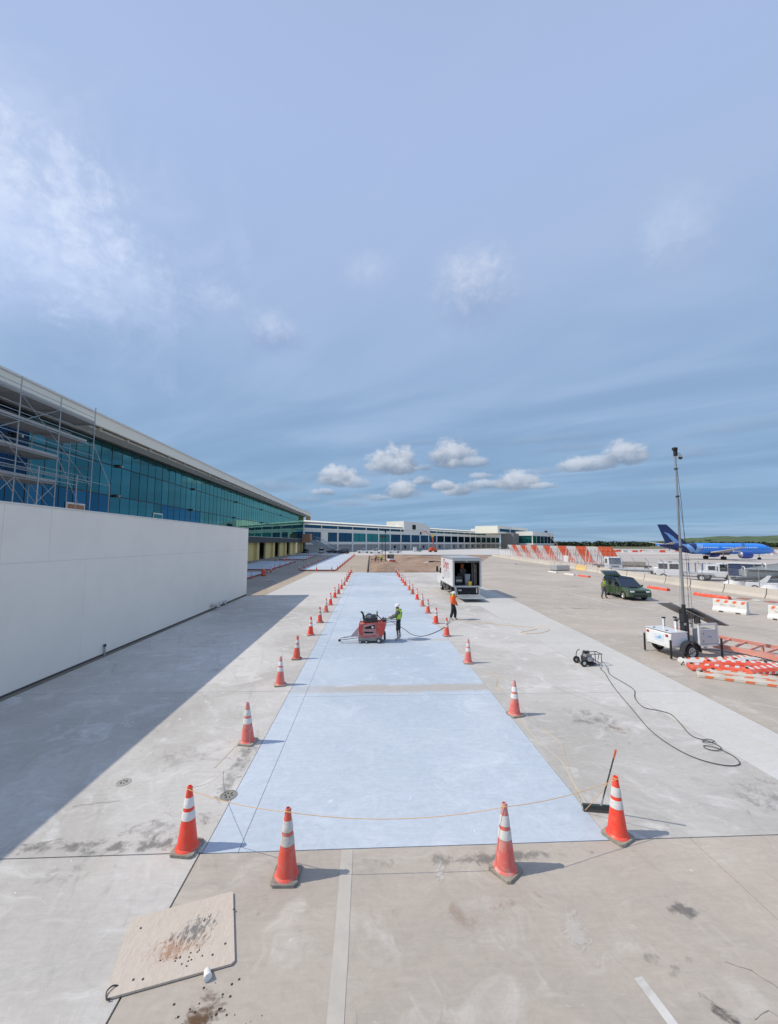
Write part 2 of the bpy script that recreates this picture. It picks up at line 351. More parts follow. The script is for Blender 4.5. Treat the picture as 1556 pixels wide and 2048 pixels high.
M_STEEL = mat('galvanised_steel', (.46, .47, .48), .42, .7, var=.15, scale=6)
M_ALU = mat('dusty_aluminium', (.52, .53, .54), .5, .5, var=.15, scale=5)
M_WHITEP = mat('white_vehicle_paint', (.74, .75, .76), .35, var=.04, coat=.4, rnd=.03)
M_WHITE = mat('white_plastic', (.74, .73, .71), .5, var=.08, scale=5, dirt=(.5, .46, .42), dirt_amt=.4, dirt_scale=4)
M_RED = mat('dusty_red_machine_paint', (.50, .075, .055), .55, var=.15, scale=6, dirt=(.52, .36, .34), dirt_amt=.6, dirt_scale=4)
M_PLASTO = mat('orange_barrier_plastic', (.76, .085, .035), .55, var=.15, scale=4, dirt=(.6, .3, .22), dirt_amt=.4, dirt_scale=3)
M_YEL = mat('yellow_plastic', (.75, .50, .06), .5, var=.1)
M_DGLASS = glassy('dark_vehicle_glass', (.20, .23, .27), .04, (.01, .012, .015), .35)
M_LAMP = mat('headlamp_glass', (.75, .76, .78), .12, var=.03)
M_TAIL = mat('red_lens', (.35, .02, .02), .25, var=.1)
M_RIM = mat('grey_wheel_rim', (.45, .45, .46), .4, .6, var=.1)

# ------------------------------------------------------------------ ground and paving
struct(MB().sheet([(-4000, -500), (5000, -500), (5000, 6000), (-4000, 6000)], -.20).build('ground', M_GRASS))
def paving(name, cols, rows, m, z=0.0, gap=.012, edge=None, jit=.0):
    """one dark bed with the separately cast panels lying on it"""
    xs = [c if callable(c) else (lambda y, c=c: c) for c in cols]
    y0, y1 = rows[0], rows[-1]
    bed = struct(MB().add([(xs[0](y0) - .01, y0 - .01, z - .03), (xs[-1](y0) + .01, y0 - .01, z - .03), (xs[-1](y1) + .01, y1 + .01, z - .03), (xs[0](y1) - .01, y1 + .01, z - .03)], [(0, 1, 2, 3)]).build(name, M_JOINT))
    for i in range(len(xs) - 1):
        for j in range(len(rows) - 1):
            a, b = rows[j] + gap / 2, rows[j + 1] - gap / 2
            q = [(xs[i](a) + gap / 2, a), (xs[i + 1](a) - gap / 2, a), (xs[i + 1](b) - gap / 2, b), (xs[i](b) + gap / 2, b)]
            MB().prism(q, z - .026, z + random.uniform(-1, 1) * jit, 'z').build('concrete_panel', m, bed)
    return bed
fr = lambda *pts: (lambda y: next((x0 + (x1 - x0) * (y - a) / (b - a) for (a, x0), (b, x1) in zip(pts, pts[1:]) if y <= b), pts[-1][1]))
LX, RX, MX = -2.53, 3.88, -1.99
YS = [6.42, 12.42, 18.55, 24.7, 30.85, 37.0, 43.15, 49.3, 55.45, 61.6]
paving('cast_slab', [LX, MX, RX], YS, M_SLAB, 0.0, .010)
paving('left_pavement', [-10.94, LX], [6.44, 12.9, 19.2, 25.5, 31.3, 34.95], M_GREY, 0.0, .014, jit=.001)
struct(MB().prism([(-9.35, 34.97), (LX - .006, 34.97), (LX - .006, 61.6), (-8.72, 61.6)], -.05, .002, 'z').build('new_pavement', M_LIGHT))
paving('left_near_pavement', [-15.0, -8.6, -2.57], [-6, 0, 6.438], M_GREY, 0.0, .016)
paving('near_apron', [-2.56, 5.2, 13.0, 20.6], [-6, .4, 6.416], M_TAN, 0.0, .012, jit=.001)
EDGE = fr((-6, 9.6), (6.42, 9.95), (9.6, 10.25), (18, 11.05), (25, 11.45), (31, 11.95), (62, 12.4))
paving('right_pavement', [RX, 8.25], YS, M_GREY, 0.0, .012, jit=.001)
paving('pale_strip', [8.26, EDGE], YS, M_BRIGHT, 0.0, .010)
paving('apron', [lambda y: EDGE(y) + .01, 19.6, 27.2, 36.2], [6.42, 13.8, 21.4, 29.0, 36.6, 44.2, 51.8, 61.6], M_TAN, 0.0, .016, jit=.001)
struct(MB().sheet([(20.61, -6), (36.2, -6), (36.2, 6.41), (20.61, 6.41)], -.002).build('near_apron_far_side', M_TAN))
struct(MB().sheet([(12.0, 61.62), (36.2, 61.62), (36.2, 61.7), (46, 140), (33, 140), (12, 100)], -.004).build('far_apron', M_TAN))
struct(MB().sheet([(36.21, -30), (420, -30), (420, 330), (36.21, 330)], -.012).build('taxiway', M_TAXI))
struct(MB().sheet([(-60, 35.0), (-.4, 35.0), (-.4, 150), (-60, 150)], -.06).build('dusty_ground', M_DUST))
struct(MB().sheet([(-60, -20), (-10.95, -20), (-10.95, 35.0), (-60, 35.0)], -.03).build('pavement_behind_wall', M_DUST))
struct(MB().sheet([(-5.85, 61.63), (-.42, 61.63), (-.42, 141), (-5.85, 141)], -.04).build('sand_strip', M_SAND))
struct(MB().sheet([(-70, 140.5), (60, 140.5), (240, 420), (-70, 420)], -.006).build('far_concrete', M_FARC))
# sandy shoulder between the new pavement and the dusty ground, uneven along its edge
mb = MB(); top = []; bot = []
for i in range(40):
    y = 35.0 + i * .7; w = 1.5 + .45 * noise.noise((y * .7, 2, 0)); xr = -9.35 + (y - 34.97) * .0237
    top.append((xr - .005, y)); bot.append((xr - w, y))
for i in range(39):
    mb.add([(bot[i][0], bot[i][1], -.05), (top[i][0], top[i][1], -.008), (top[i + 1][0], top[i + 1][1], -.008), (bot[i + 1][0], bot[i + 1][1], -.05)], [(0, 1, 2, 3)])
struct(mb.build('sandy_shoulder', M_SAND))
# the dug-up earth
mb = MB(); st = .8; nx, ny = 58, 99
for j in range(ny + 1):
    for i in range(nx + 1):
        y = 61.72 + j * (139.4 - 61.72) / ny; wd = 15.5 + (y - 61.6) * .37 + .5 * noise.noise((y * .3, 0, 5)); x = -.25 + wd * i / nx
        e = max(0, min(1, (x + .25) / 1.2, (y - 61.7) / 1.2 + .1, (139.5 - y) / 2, (wd - .25 - x) / 2.5))
        h = .6 * noise.noise((x * .12, y * .22, 1)) + .45 * noise.noise((x * .35, y * .6, 7)) + .14 * noise.noise((x * 1.3, y * 1.1, 3)) + .08
        h += .75 * math.exp(-((x - 1.9) / 2.0) ** 2 - ((y - 72) / 7) ** 2) * (.8 + .6 * noise.noise((x, y, 0)))
        h += .6 * math.exp(-((x - 11) / 8.0) ** 2 - ((y - 112) / 4) ** 2) + .6 * math.exp(-((x - 20) / 9.0) ** 2 - ((y - 80) / 5) ** 2)
        if 13 < x < 22 and 91.5 < y < 96: h -= .9
        mb.v.append((x, y, max(-.12, -.02 + h * e)))
for j in range(ny):
    for i in range(nx): k = j * (nx + 1) + i; mb.f.append((k, k + 1, k + nx + 2, k + nx + 1))
struct(mb.build('dug_earth', M_DIRT, smooth=True))
# painted marks, adhesive strip, spray lines
M_LINE = mat('worn_white_paint', (.60, .585, .55), .8, var=.15, scale=4, dirt=(.42, .38, .34), dirt_amt=.7, dirt_scale=3, world=True)
M_TAPE = mat('cream_tape_strip', (.485, .445, .39), .7, var=.14, scale=5, dirt=(.44, .40, .36), dirt_amt=.5, dirt_scale=3, world=True)
M_SPRAY = mat('faint_yellow_spray', (.53, .48, .38), .9, var=.1, scale=5, world=True)
def stripe(name, pts, w, m, z=.004, wob=0.0):
    mb = MB(); P = [Vector((x, y, 0)) for x, y in pts]
    # resample
    Q = []
    for a, b in zip(P, P[1:]):
        n = max(1, int((b - a).length / .5))
        Q += [a.lerp(b, k / n) for k in range(n)]
    Q.append(P[-1]); L_ = []
    for i, p in enumerate(Q):
        d = (Q[min(i + 1, len(Q) - 1)] - Q[max(i - 1, 0)]).normalized(); s = Vector((-d.y, d.x, 0))
        ww = w * (1 + wob * noise.noise((p.x * 3, p.y * 3, 5))); ww2 = w * (1 + wob * noise.noise((p.x * 3, p.y * 3, 15)))
        L_.append((p + s * ww / 2, p - s * ww2 / 2))
    for (a, b), (c, d) in zip(L_, L_[1:]):
        mb.add([(a.x, a.y, z), (b.x, b.y, z), (d.x, d.y, z), (c.x, c.y, z)], [(0, 1, 2, 3)])
    return struct(mb.build(name, m))
stripe('tape_strip', [(-.31, 3.2), (-.31, 4.9), (-.325, 6.40)], .175, M_TAPE, .005, .12)
stripe('painted_line', [(3.0, 2.9), (3.03, 4.08), (2.97, 4.49)], .105, M_LINE, .005, .1)
stripe('painted_line', [(17.2, 43.5), (18.97, 37.3), (19.05, 29.0), (20.8, 28.7), (24.5, 30.2), (28.75, 31.9), (31.5, 31.5)], .14, M_LINE)
stripe('painted_line', [(17.9, 37.3), (20.6, 35.9), (26, 36.2)], .12, M_LINE)
stripe('painted_line', [(26.5, 45.5), (29.75, 35.7), (28.4, 26.0), (27, 18)], .14, M_LINE)
stripe('painted_line', [(14, 24.0), (21, 24.6), (30, 23.0)], .10, M_LINE)
stripe('painted_line', [(11.6, 17.5), (12.3, 17.45)], .09, M_LINE)
stripe('spray_line', [(-2.95, 10.4), (-3.15, 9.3), (-3.25, 8.7)], .03, M_SPRAY, .005, .5)
stripe('spray_line', [(4.05, 11.2), (4.05, 9.6), (4.2, 8.6), (3.95, 7.2)], .035, M_SPRAY, .005, .5)
# tyre marks and dark stains baked into the concrete near the camera
M_STAIN = mat('dark_oil_stain', (.17, .16, .15), .8, var=.4, scale=6, world=True)
def blot(cx_, cy_, rx, ry, m, seed, z=.0035, rz=0.0):
    pts = []
    for k in range(26):
        t = 2 * math.pi * k / 26; r = .75 + .5 * noise.noise((math.cos(t) * 1.6 + seed, math.sin(t) * 1.6, seed * 3))
        a, b = rx * r * math.cos(t), ry * r * math.sin(t)
        pts.append((cx_ + a * math.cos(rz) - b * math.sin(rz), cy_ + a * math.sin(rz) + b * math.cos(rz)))
    return pts
def stain_mat(name, col, cx_, cy_, rx, ry, rz, amt, th=(.42, .62), sc=7.0):
    """a see-through film whose edge dissolves into the concrete"""
    global nt
    m = bpy.data.materials.new(name); m.use_nodes = True; nt = m.node_tree; nt.nodes.clear()
    o = nd('ShaderNodeOutputMaterial'); p = nd('ShaderNodeBsdfDiffuse'); t = nd('ShaderNodeBsdfTransparent'); mx = nd('ShaderNodeMixShader')
    g = nd('ShaderNodeNewGeometry').outputs['Position']; sp = nd('ShaderNodeSeparateXYZ'); lk(g, sp.inputs[0]); X, Y, Z = sp.outputs
    dx, dy = mth('SUBTRACT', X, cx_), mth('SUBTRACT', Y, cy_)
    a = mth('DIVIDE', mth('ADD', mth('MULTIPLY', dx, math.cos(rz)), mth('MULTIPLY', dy, math.sin(rz))), rx)
    b = mth('DIVIDE', mth('SUBTRACT', mth('MULTIPLY', dy, math.cos(rz)), mth('MULTIPLY', dx, math.sin(rz))), ry)
    e = mth('SQRT', mth('ADD', mth('MULTIPLY', a, a), mth('MULTIPLY', b, b)))
    fall = sstep(e, 1.0, .1); n = nse(g, sc, 7, .7, 1.4)
    n2 = nse(g, sc * .35, 5, .65, 1.0)
    fac = mth('MULTIPLY', sstep(mth('ADD', mth('MULTIPLY', fall, .55), mth('ADD', mth('MULTIPLY', mth('SUBTRACT', n, .5), 1.1), mth('MULTIPLY', mth('SUBTRACT', n2, .5), 2.2))), th[0] - .12, th[1] + .12), amt * .8)
    fac = mth('MULTIPLY', fac, sstep(e, 1.0, .7), None, True)
    p.inputs[0].default_value = (*col, 1); lk(fac, mx.inputs[0]); lk(t.outputs[0], mx.inputs[1]); lk(p.outputs[0], mx.inputs[2]); lk(mx.outputs[0], o.inputs[0])
    return m
STN = [('oil_stain', (.14, .14, .145), 4.13, 5.22, .33, .17, -.5, .62, (.45, .62)), ('oil_stain', (.05, .05, .055), 3.60, 4.12, .13, .38, .42, .9, (.42, .6)),
       ('tyre_scuff', (.24, .22, .21), 3.25, 4.66, .20, .12, 0, .55, (.48, .62)), ('tyre_scuff', (.22, .20, .19), 3.45, 4.55, .3, .1, .3, .4, (.5, .66)),
       ('rust_stain', (.38, .20, .15), 1.95, 5.42, .50, .10, .28, .42, (.42, .7)), ('rust_stain', (.40, .25, .18), 1.15, 5.3, .35, .25, 0, .3, (.46, .7)),
       ('dirt_stain', (.15, .09, .055), -1.66, 4.32, .22, .30, .2, 1.1, (.30, .50)), ('dirt_stain', (.10, .06, .04), -1.55, 4.05, .28, .35, 0, 1.0, (.36, .52)),
       ('grime_patch', (.20, .19, .18), -3.55, 6.95, .75, .32, 0, .38, (.48, .70)), ('grime_patch', (.23, .22, .20), -4.3, 6.1, .9, .25, .1, .3, (.5, .7)),
       ('grime_patch', (.17, .165, .155), -4.2, 6.62, 1.9, .20, 0, .6, (.36, .62)), ('grime_patch', (.19, .18, .17), -2.75, 8.8, .25, 2.0, 0, .5, (.36, .62)), ('grime_patch', (.22, .21, .20), 6.0, 10.6, 1.0, .9, .6, .42, (.45, .72)), ('dust_patch', (.66, .65, .63), 5.9, 9.6, .75, .45, .3, .6, (.42, .7)),
       ('rust_patch', (.46, .34, .24), 6.6, 10.0, .5, .35, 0, .4, (.45, .7)), ('grime_patch', (.20, .20, .195), 1.6, 6.15, 2.1, .14, .02, .6, (.36, .66)),
       ('white_drips', (.68, .66, .62), 1.05, 6.0, .12, .28, -.2, .7, (.52, .62)), ('white_drips', (.66, .63, .58), 2.55, 4.9, .3, .5, 0, .6, (.58, .66)),
       ('grime_patch', (.26, .25, .24), -4.2, 9.2, .8, .8, 0, .22, (.5, .7)), ('grime_patch', (.25, .24, .23), 7.4, 7.4, 1.2, .5, .5, .4, (.5, .72)),
       ('tyre_mark', (.16, .15, .14), 22.5, 42, 3.0, .5, .1, .5, (.42, .7)), ('tyre_mark', (.14, .13, .13), 28.2, 24.8, 1.6, .9, .1, .85, (.4, .6)),
       ('damp_patch', (.24, .22, .20), 15.0, 28.0, 2.5, .35, -.1, .4, (.45, .7))]
for i, (nme, colr, a, b, rx, ry, rz, amt, th) in enumerate(STN):
    pts = []
    c_, s_ = math.cos(rz), math.sin(rz)
    rx, ry = rx * 1.3, ry * 1.3
    for sx, sy in ((-1, -1), (1, -1), (1, 1), (-1, 1)): pts.append((a + sx * rx * c_ - sy * ry * s_, b + sx * rx * s_ + sy * ry * c_))
    struct(MB().sheet(pts, .0075 + .0011 * (i % 3)).build(nme, stain_mat(nme + str(i), colr, a, b, rx, ry, rz, amt, th)))
# spilled clods of mud beside the plywood
mb = MB()
for k in range(120):
    a = random.gauss(-1.55, .2); b = random.gauss(4.2, .2); s = random.uniform(.003, .012)
    mb.add([(a - s, b - s, .004), (a + s, b - s * .6, .004), (a + s * .7, b + s, .004), (a - s, b + s * .7, .004), (a, b, .004 + s * .9)], [(0, 1, 4), (1, 2, 4), (2, 3, 4), (3, 0, 4), (0, 3, 2, 1)])
struct(tag(mb.build('mud_crumbs', mat('dark_mud', (.07, .042, .028), .9, var=.4, scale=30)), 'dark brown mud crumbs scattered in front of the plywood sheet', 'mud'), 'stuff')
# cracks
def crack(pts, w=.008, name='crack'):
    Q = [Vector((x, y, 0)) for x, y in pts]; mb = MB(); L_ = []
    out = []
    for a, b in zip(Q, Q[1:]):
        for k in range(8):
            p = a.lerp(b, k / 8); out.append(p + Vector((noise.noise((p.x * 6, p.y * 6, 1)), noise.noise((p.x * 6, p.y * 6, 9)), 0)) * .05)
    for i in range(len(out) - 1):
        a, b = out[i], out[i + 1]; d = (b - a).normalized(); s = Vector((-d.y, d.x, 0)) * w * (.4 + .6 * abs(noise.noise((a.x * 9, a.y * 9, 4))) * 2) / 2
        mb.add([(*(a + s).xy, .003), (*(a - s).xy, .003), (*(b - s).xy, .003), (*(b + s).xy, .003)], [(0, 1, 2, 3)])
    struct(mb.build(name, M_JOINT))
crack([(4.1, 4.62), (4.3, 4.5), (4.45, 4.2), (4.7, 4.05), (5.0, 4.0)])
crack([(3.9, 4.1), (4.1, 4.15), (4.4, 3.9)], .006)
crack([(-5.3, 7.6), (-4.95, 7.65), (-4.5, 7.72)], .010)

# ------------------------------------------------------------------ manholes
def manhole(x, y, r, label, m):
    t = thing('manhole', label, 'manhole cover', (x, y, 0), 0)
    MB().lathe([(r, .001), (r, .008), (r * .86, .008), (r * .86, .002)], 28).build('frame', m, t)
    MB().lathe([(r * .80, .001), (r * .80, .006), (r * .55, .007), (r * .52, .004), (r * .3, .006), (.001, .006)], 28).build('cover', m, t)
    b = MB()
    for k in range(6):
        a = k * math.pi / 3; b.obox((math.cos(a) * r * .42, math.sin(a) * r * .42, .008), (r * .35, .02, .004), (0, 0, a))
    b.build('rib', M_DARK, t)
M_MAN = mat('dull_iron', (.28, .27, .24), .8, .1, var=.3, scale=14)
M_MAN2 = mat('dusty_iron', (.40, .385, .35), .9, .1, var=.2, scale=14)
manhole(-4.83, 8.27, .13, 'small dusty round iron cover in the open pavement near the wall shadow', M_MAN2)
manhole(-2.62, 7.78, .155, 'round iron cover at the left edge of the pale blue slab under the rope', M_MAN)
t = thing('manhole', 'dark open oval manhole ring in the brown dusty ground beyond the white wall', 'manhole cover', (-12.2, 48.8, -.03))
MB().lathe([(.62, 0), (.62, .06), (.42, .06), (.42, .01)], 24).build('frame', M_GREY, t); MB().lathe([(.41, .0), (.41, .02), (.01, .02)], 24).build('cover', M_DARK, t)

# ------------------------------------------------------------------ white wall
WX = -10.99; WZ = 5.88
t = thing('white_wall', 'long plain off-white panelled wall left of the pavement, in shade', 'wall', (0, 0, 0))
zs = 4.05
def wallp(y0, y1, z0, z1): MB().box(WX - .35, WX, y0 + .004, y1 - .004, z0 + .004, z1 - .004).build('panel', M_WALL, t)
for a, b in ((-6, 1.5), (1.5, 7), (7, 12.1), (12.1, 13.83), (13.83, 27.5), (27.5, 35.4)): wallp(a, b, zs, WZ)
for a, b in ((-6, 3), (3, 9.2), (9.2, 15.6), (15.6, 35.4)): wallp(a, b, .12, zs)
MB().box(WX - .33, WX - .012, -5.98, 35.38, .125, WZ - .02).build('core', mat('grey_core', (.42, .42, .42), .9), t)
MB().box(WX - .40, WX + .025, -6.02, 35.43, WZ, WZ + .05).build('coping', M_CAP, t)
MB().box(WX - .34, WX - .02, -6, 35.36, -.02, .12).build('footing', mat('dark_footing', (.10, .095, .09), .9, var=.3), t)
MB().box(WX - .02, WX + .10, -6, 35.2, 0, .045).build('sill_board', mat('weathered_board', (.22, .19, .15), .9, var=.3, scale=3), t)
def pvc(y, z, r, L_, label):
    t = thing('pipe_stub', label, 'pipe', (WX, y, z))
    MB().lathe([(r, .0), (r, L_), (r * 1.18, L_), (r * 1.18, L_ + .12), (r * .95, L_ + .12), (r * .95, L_ - .1), (.01, L_ - .1)], 20, axis='x').build('pipe', M_WHITE, t, smooth=True)
    MB().lathe([(r * 1.35, .001), (r * 1.35, .03), (r * .9, .03)], 20, axis='x').build('flange', M_CAP, t)
pvc(27.8, .42, .17, .42, 'large white plastic pipe stub projecting low from the white wall')
pvc(29.9, .28, .14, .10, 'short capped white pipe stub just beyond the longer one on the white wall')
t = thing('conduit_stub', 'thin grey conduit stub standing against the foot of the white wall', 'conduit', (WX + .06, 16.9, 0))
MB().tube([(0, 0, 0), (0, 0, .45)], .035, 8).build('pipe', M_STEEL, t); MB().lathe([(.05, .40), (.05, .50), (.01, .50)], 8).build('cap', M_DARK, t)

# ------------------------------------------------------------------ glass terminal on the left
GX = -30.0
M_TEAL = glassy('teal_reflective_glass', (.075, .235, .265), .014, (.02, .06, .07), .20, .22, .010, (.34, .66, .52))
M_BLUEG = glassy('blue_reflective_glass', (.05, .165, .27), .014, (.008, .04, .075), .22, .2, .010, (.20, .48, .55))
M_NAVYG = glassy('dark_navy_glass', (.02, .05, .10), .014, (.004, .012, .025), .3, .3, .010)  # near-black navy panes behind the scaffold decks
M_MULL = mat('dark_mullion', (.012, .03, .035), .5)
M_FASC = mat('cream_fascia', (.86, .82, .70), .6, var=.05, scale=.3, world=True)
M_SOFF = mat('grey_soffit', (.68, .66, .62), .7, var=.1, scale=.5, world=True)
M_YCOL = mat('yellow_sheathing', (.80, .62, .26), .8, var=.06, scale=.5, world=True)
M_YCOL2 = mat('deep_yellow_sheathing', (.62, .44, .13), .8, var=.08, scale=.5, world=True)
M_CHAR = mat('charcoal_canopy', (.055, .062, .065), .7, var=.1)
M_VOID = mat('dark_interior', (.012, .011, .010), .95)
M_PLYD = mat('brown_board', (.42, .20, .10), .8, var=.2, scale=2)
tb = thing('glass_terminal', 'long terminal building clad in teal glass with a cream roof edge', 'building', (0, 0, 0))
Y0, Y1 = 22.0, 175.0; PW = 1.822
ncol = int((Y1 - Y0) / PW)
rows = [(6.12, 9.97), (10.03, 13.47), (13.53, 15.85)]
pane_me = {}
for r_, (z0, z1) in enumerate(rows):
    for blue in (0, 1, 2):
        me = MB().box(-.03, 0, .03, PW - .03, 0, z1 - z0 - .0)
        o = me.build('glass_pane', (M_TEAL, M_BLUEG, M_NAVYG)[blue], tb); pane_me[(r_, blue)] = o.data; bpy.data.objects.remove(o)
for c_ in range(ncol):
    for r_, (z0, z1) in enumerate(rows):
        y = Y0 + c_ * PW
        blue = 1 if (r_ == 0 and (y < 44 or 56 < y < 68 or y > 158)) else 0
        if r_ and y < 33.5 and random.random() < .85: blue = 2
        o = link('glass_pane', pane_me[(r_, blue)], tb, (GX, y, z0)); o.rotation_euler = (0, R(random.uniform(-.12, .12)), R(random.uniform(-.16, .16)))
MB().box(GX - .3, GX - .10, Y0, Y1, 6.0, 16.0).build('mullion', M_MULL, tb)
b = MB()
for z in (9.94, 13.44): b.box(GX - .09, GX + .05, Y0, Y1, z, z + .11)
b.build('transom', M_MULL, tb)
b = MB()
for c_ in range(0, ncol): b.box(GX - .09, GX + .025, Y0 + c_ * PW - .028, Y0 + c_ * PW + .028, 6.1, 15.9)
b.build('mullion', M_MULL, tb)
MB().box(GX - 14, GX - .35, Y0, Y1 - .05, 4.5, 16.0).build('core', M_CHAR, tb)
# roof edge: fascia, soffit, coping
MB().box(-27.6, -27.2, Y0 - 3, Y1 + 1.5, 16.25, 17.35).build('fascia', M_FASC, tb)
MB().box(-27.7, -27.08, Y0 - 3, Y1 + 1.6, 17.35, 17.52).build('coping', M_CAP, tb)
MB().box(GX - 14, -27.7, Y0 - 3, Y1 + 1.5, 16.7, 17.3).build('roof', M_CAP, tb)
MB().box(GX - .4, -27.9, Y0 - 3, Y1 + 1.4, 16.05, 16.25).build('soffit', M_SOFF, tb)
bk = MB().box(-28.3, -27.62, 0, .18, 15.93, 16.24).build('soffit_bracket', M_SOFF, tb, (0, Y0, 0))
for k in range(1, 34): link('soffit_bracket', bk.data, tb, (0, Y0 + k * 4.5, 0))
MB().box(GX - .38, GX + .25, Y0, Y1 + .8, 15.86, 16.04).build('head_trim', M_CHAR, tb)
MB().box(-29.4, -27.3, Y1 + 1.62, Y1 + 1.9, 14.6, 17.1).build('end_board', mat('osb_board', (.62, .45, .22), .8, var=.15), tb)
b = MB()
for k in range(8): b.tube([(-27.4, Y1 - 14 + k * 2.1, 17.5), (-27.4, Y1 - 14 + k * 2.1, 18.5)], .04, 4)
for z in (18.0, 18.5): b.tube([(-27.4, Y1 - 14, z), (-27.4, Y1 + 1, z)], .03, 4)
b.build('roof_railing', M_STEEL, tb)
# canopy band and ground floor of piers and dark openings
MB().box(GX - .34, -29.2, Y0, Y1 + 1, 4.55, 6.0).build('canopy_band', M_CHAR, tb)
MB().box(-29.5, -29.1, Y0, Y1 + 1, 6.0, 6.12).build('ledge', M_ALU, tb)
MB().box(GX - 6.2, GX - 5.6, Y0, Y1, 0, 4.49).build('void', M_VOID, tb)
y = 79.0
while y < 172:
    MB().box(GX - .55, GX - .05, y, y + 5.2, -.05, 4.54).build('pier', M_YCOL, tb)
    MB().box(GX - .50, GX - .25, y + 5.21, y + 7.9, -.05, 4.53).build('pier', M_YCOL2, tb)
    MB().box(GX - .55, GX + .1, y + 7.91, y + 10.2, -.05, 4.54).build('pier', M_YCOL, tb)
    y += 17.0
for yy, zz in [(46.5, 13.55), (66, 13.5), (87, 13.5), (107, 13.5), (130, 13.5), (46.3, 10.0), (65.5, 9.97), (86, 9.97), (108, 9.97), (33.2, 13.6), (150, 9.97)]:
    fx = MB().box(GX + .03, GX + .38, yy, yy + .45, zz - .12, zz + .18).build('wall_light', M_DARK, tb); MB().box(GX + .12, GX + .382, yy + .452, yy + .62, zz - .08, zz + .16).build('lens', M_ALU, fx)
def hatch(y0, y1, z0, z1, m, fill):
    f = MB().box(GX + .03, GX + .10, y0, y1, z0, z1).build('hatch', m, tb); MB().box(GX + .102, GX + .14, y0 + .18, y1 - .18, z0 + .0, z1 - .18).build('board', fill, f)
hatch(39.3, 41.8, 6.3, 8.6, M_CAP, M_PLYD)
hatch(54.6, 57.0, 6.2, 8.7, M_CAP, M_TEAL)
hatch(66.8, 69.4, 6.2, 7.7, M_CAP, M_PLYD)
for yy in (46.6, 48.4, 50.2):
    MB().tube([(GX + .5, yy, 5.9), (GX + .5, yy, 7.2), (GX + .9, yy + .1, 7.5)], .16, 8).build('vent_pipe', mat('dusty_tan_pipe', (.38, .30, .22), .8), tb)
# ------------------------------------------------------------------ scaffold before the near end of the glass
M_SCAF = mat('scaffold_tube', (.38, .40, .41), .45, .6, var=.15)
M_DECK = mat('grey_scaffold_board', (.34, .35, .36), .8, var=.2, scale=2)
ts = thing('scaffold', 'tall grey tube scaffold with deck boards before the glass at left', 'scaffold', (0, 0, 0))
bays = [21.0, 24.3, 27.6, 31.1, 34.9]; XO, XI = -24.6, -26.6
for X, tops in ((XO, [16.2, 16.2, 16.3, 16.15, 16.6]), (XI, [15, 15, 14.2, 14.2, 14.2])):
    for y, zt in zip(bays, tops):
        MB().tube([(X, y, 0), (X, y, zt)], .042, 6).build('standard', M_SCAF, ts)
MB().tube([(-23.0, 34.9, 0), (-23.0, 34.9, 9.7)], .042, 6).build('standard', M_SCAF, ts)
for y in (24.3, 27.6, 31.1): MB().tube([(-23.0, y, 0), (-23.0, y, 9.9)], .042, 6).build('standard', M_SCAF, ts)
for z, ye in ((9.2, 31.1), (11.2, 31.1), (13.2, 34.0), (15.1, 34.9)):
    for k in range(6):
        x0 = XI + .05 + k * .32
        for a, b_ in zip(bays, bays[1:]):
            if a >= ye: continue
            MB().box(x0, x0 + .295, a + .02, min(b_, ye) + (.25 if b_ >= ye else -.02), z, z + .05).build('deck_board', M_DECK, ts)
    for X in (XO, XI):
        for dz, rr in ((-.06, .035), (.55, .028), (1.05, .028)):
            MB().tube([(X, 19, z + dz), (X, 34.9 if dz > 0 or z > 13 else ye, z + dz)], rr, 5).build('ledger', M_SCAF, ts)
    for y in bays: MB().tube([(XO, y, z - .08), (XI, y, z - .08)], .03, 5).build('transom', M_SCAF, ts)
    MB().box(XO + .02, XO + .06, 19, ye, z + .052, z + .24).build('toe_board', M_DECK, ts)
for (a, za, b_, zb) in [(24.3, 13.2, 31.1, 8.0), (27.6, 15.0, 34.9, 9.4), (21, 15.1, 27.6, 8.0), (24.3, 9.2, 27.6, 5.6), (27.6, 9.2, 24.3, 5.8), (27.6, 9.2, 31.1, 5.8), (31.1, 9.2, 27.6, 5.8), (31.1, 11.2, 34.9, 5.9), (21, 9.2, 24.3, 5.8),
                       (24.3, 5.8, 27.6, 9.2), (27.6, 11.2, 21, 15.0), (24.3, 11.2, 31.1, 15.1)]:
    MB().tube([(XO + .06, a, za), (XO + .06, b_, zb)], .026, 5).build('brace', M_SCAF, ts)
for (a, za, b_, zb) in [(24.3, 9.0, 27.6, 5.8), (27.6, 11.0, 31.1, 7.2), (31.1, 9.2, 34.9, 5.9), (27.6, 13.0, 24.3, 9.0)]:
    MB().tube([(XI + .06, a, za), (XI + .06, b_, zb)], .026, 5).build('brace', M_SCAF, ts)
MB().tube([(-23.0, 19, 9.6), (-23.0, 34.9, 9.6)], .03, 5).build('ledger', M_SCAF, ts)
MB().tube([(-23.0, 19, 9.1), (-23.0, 31.1, 9.1)], .03, 5).build('ledger', M_SCAF, ts)
MB().tube([(-23.0, 34.9, 9.6), (XO, 34.9, 13.3)], .026, 5).build('brace', M_SCAF, ts)

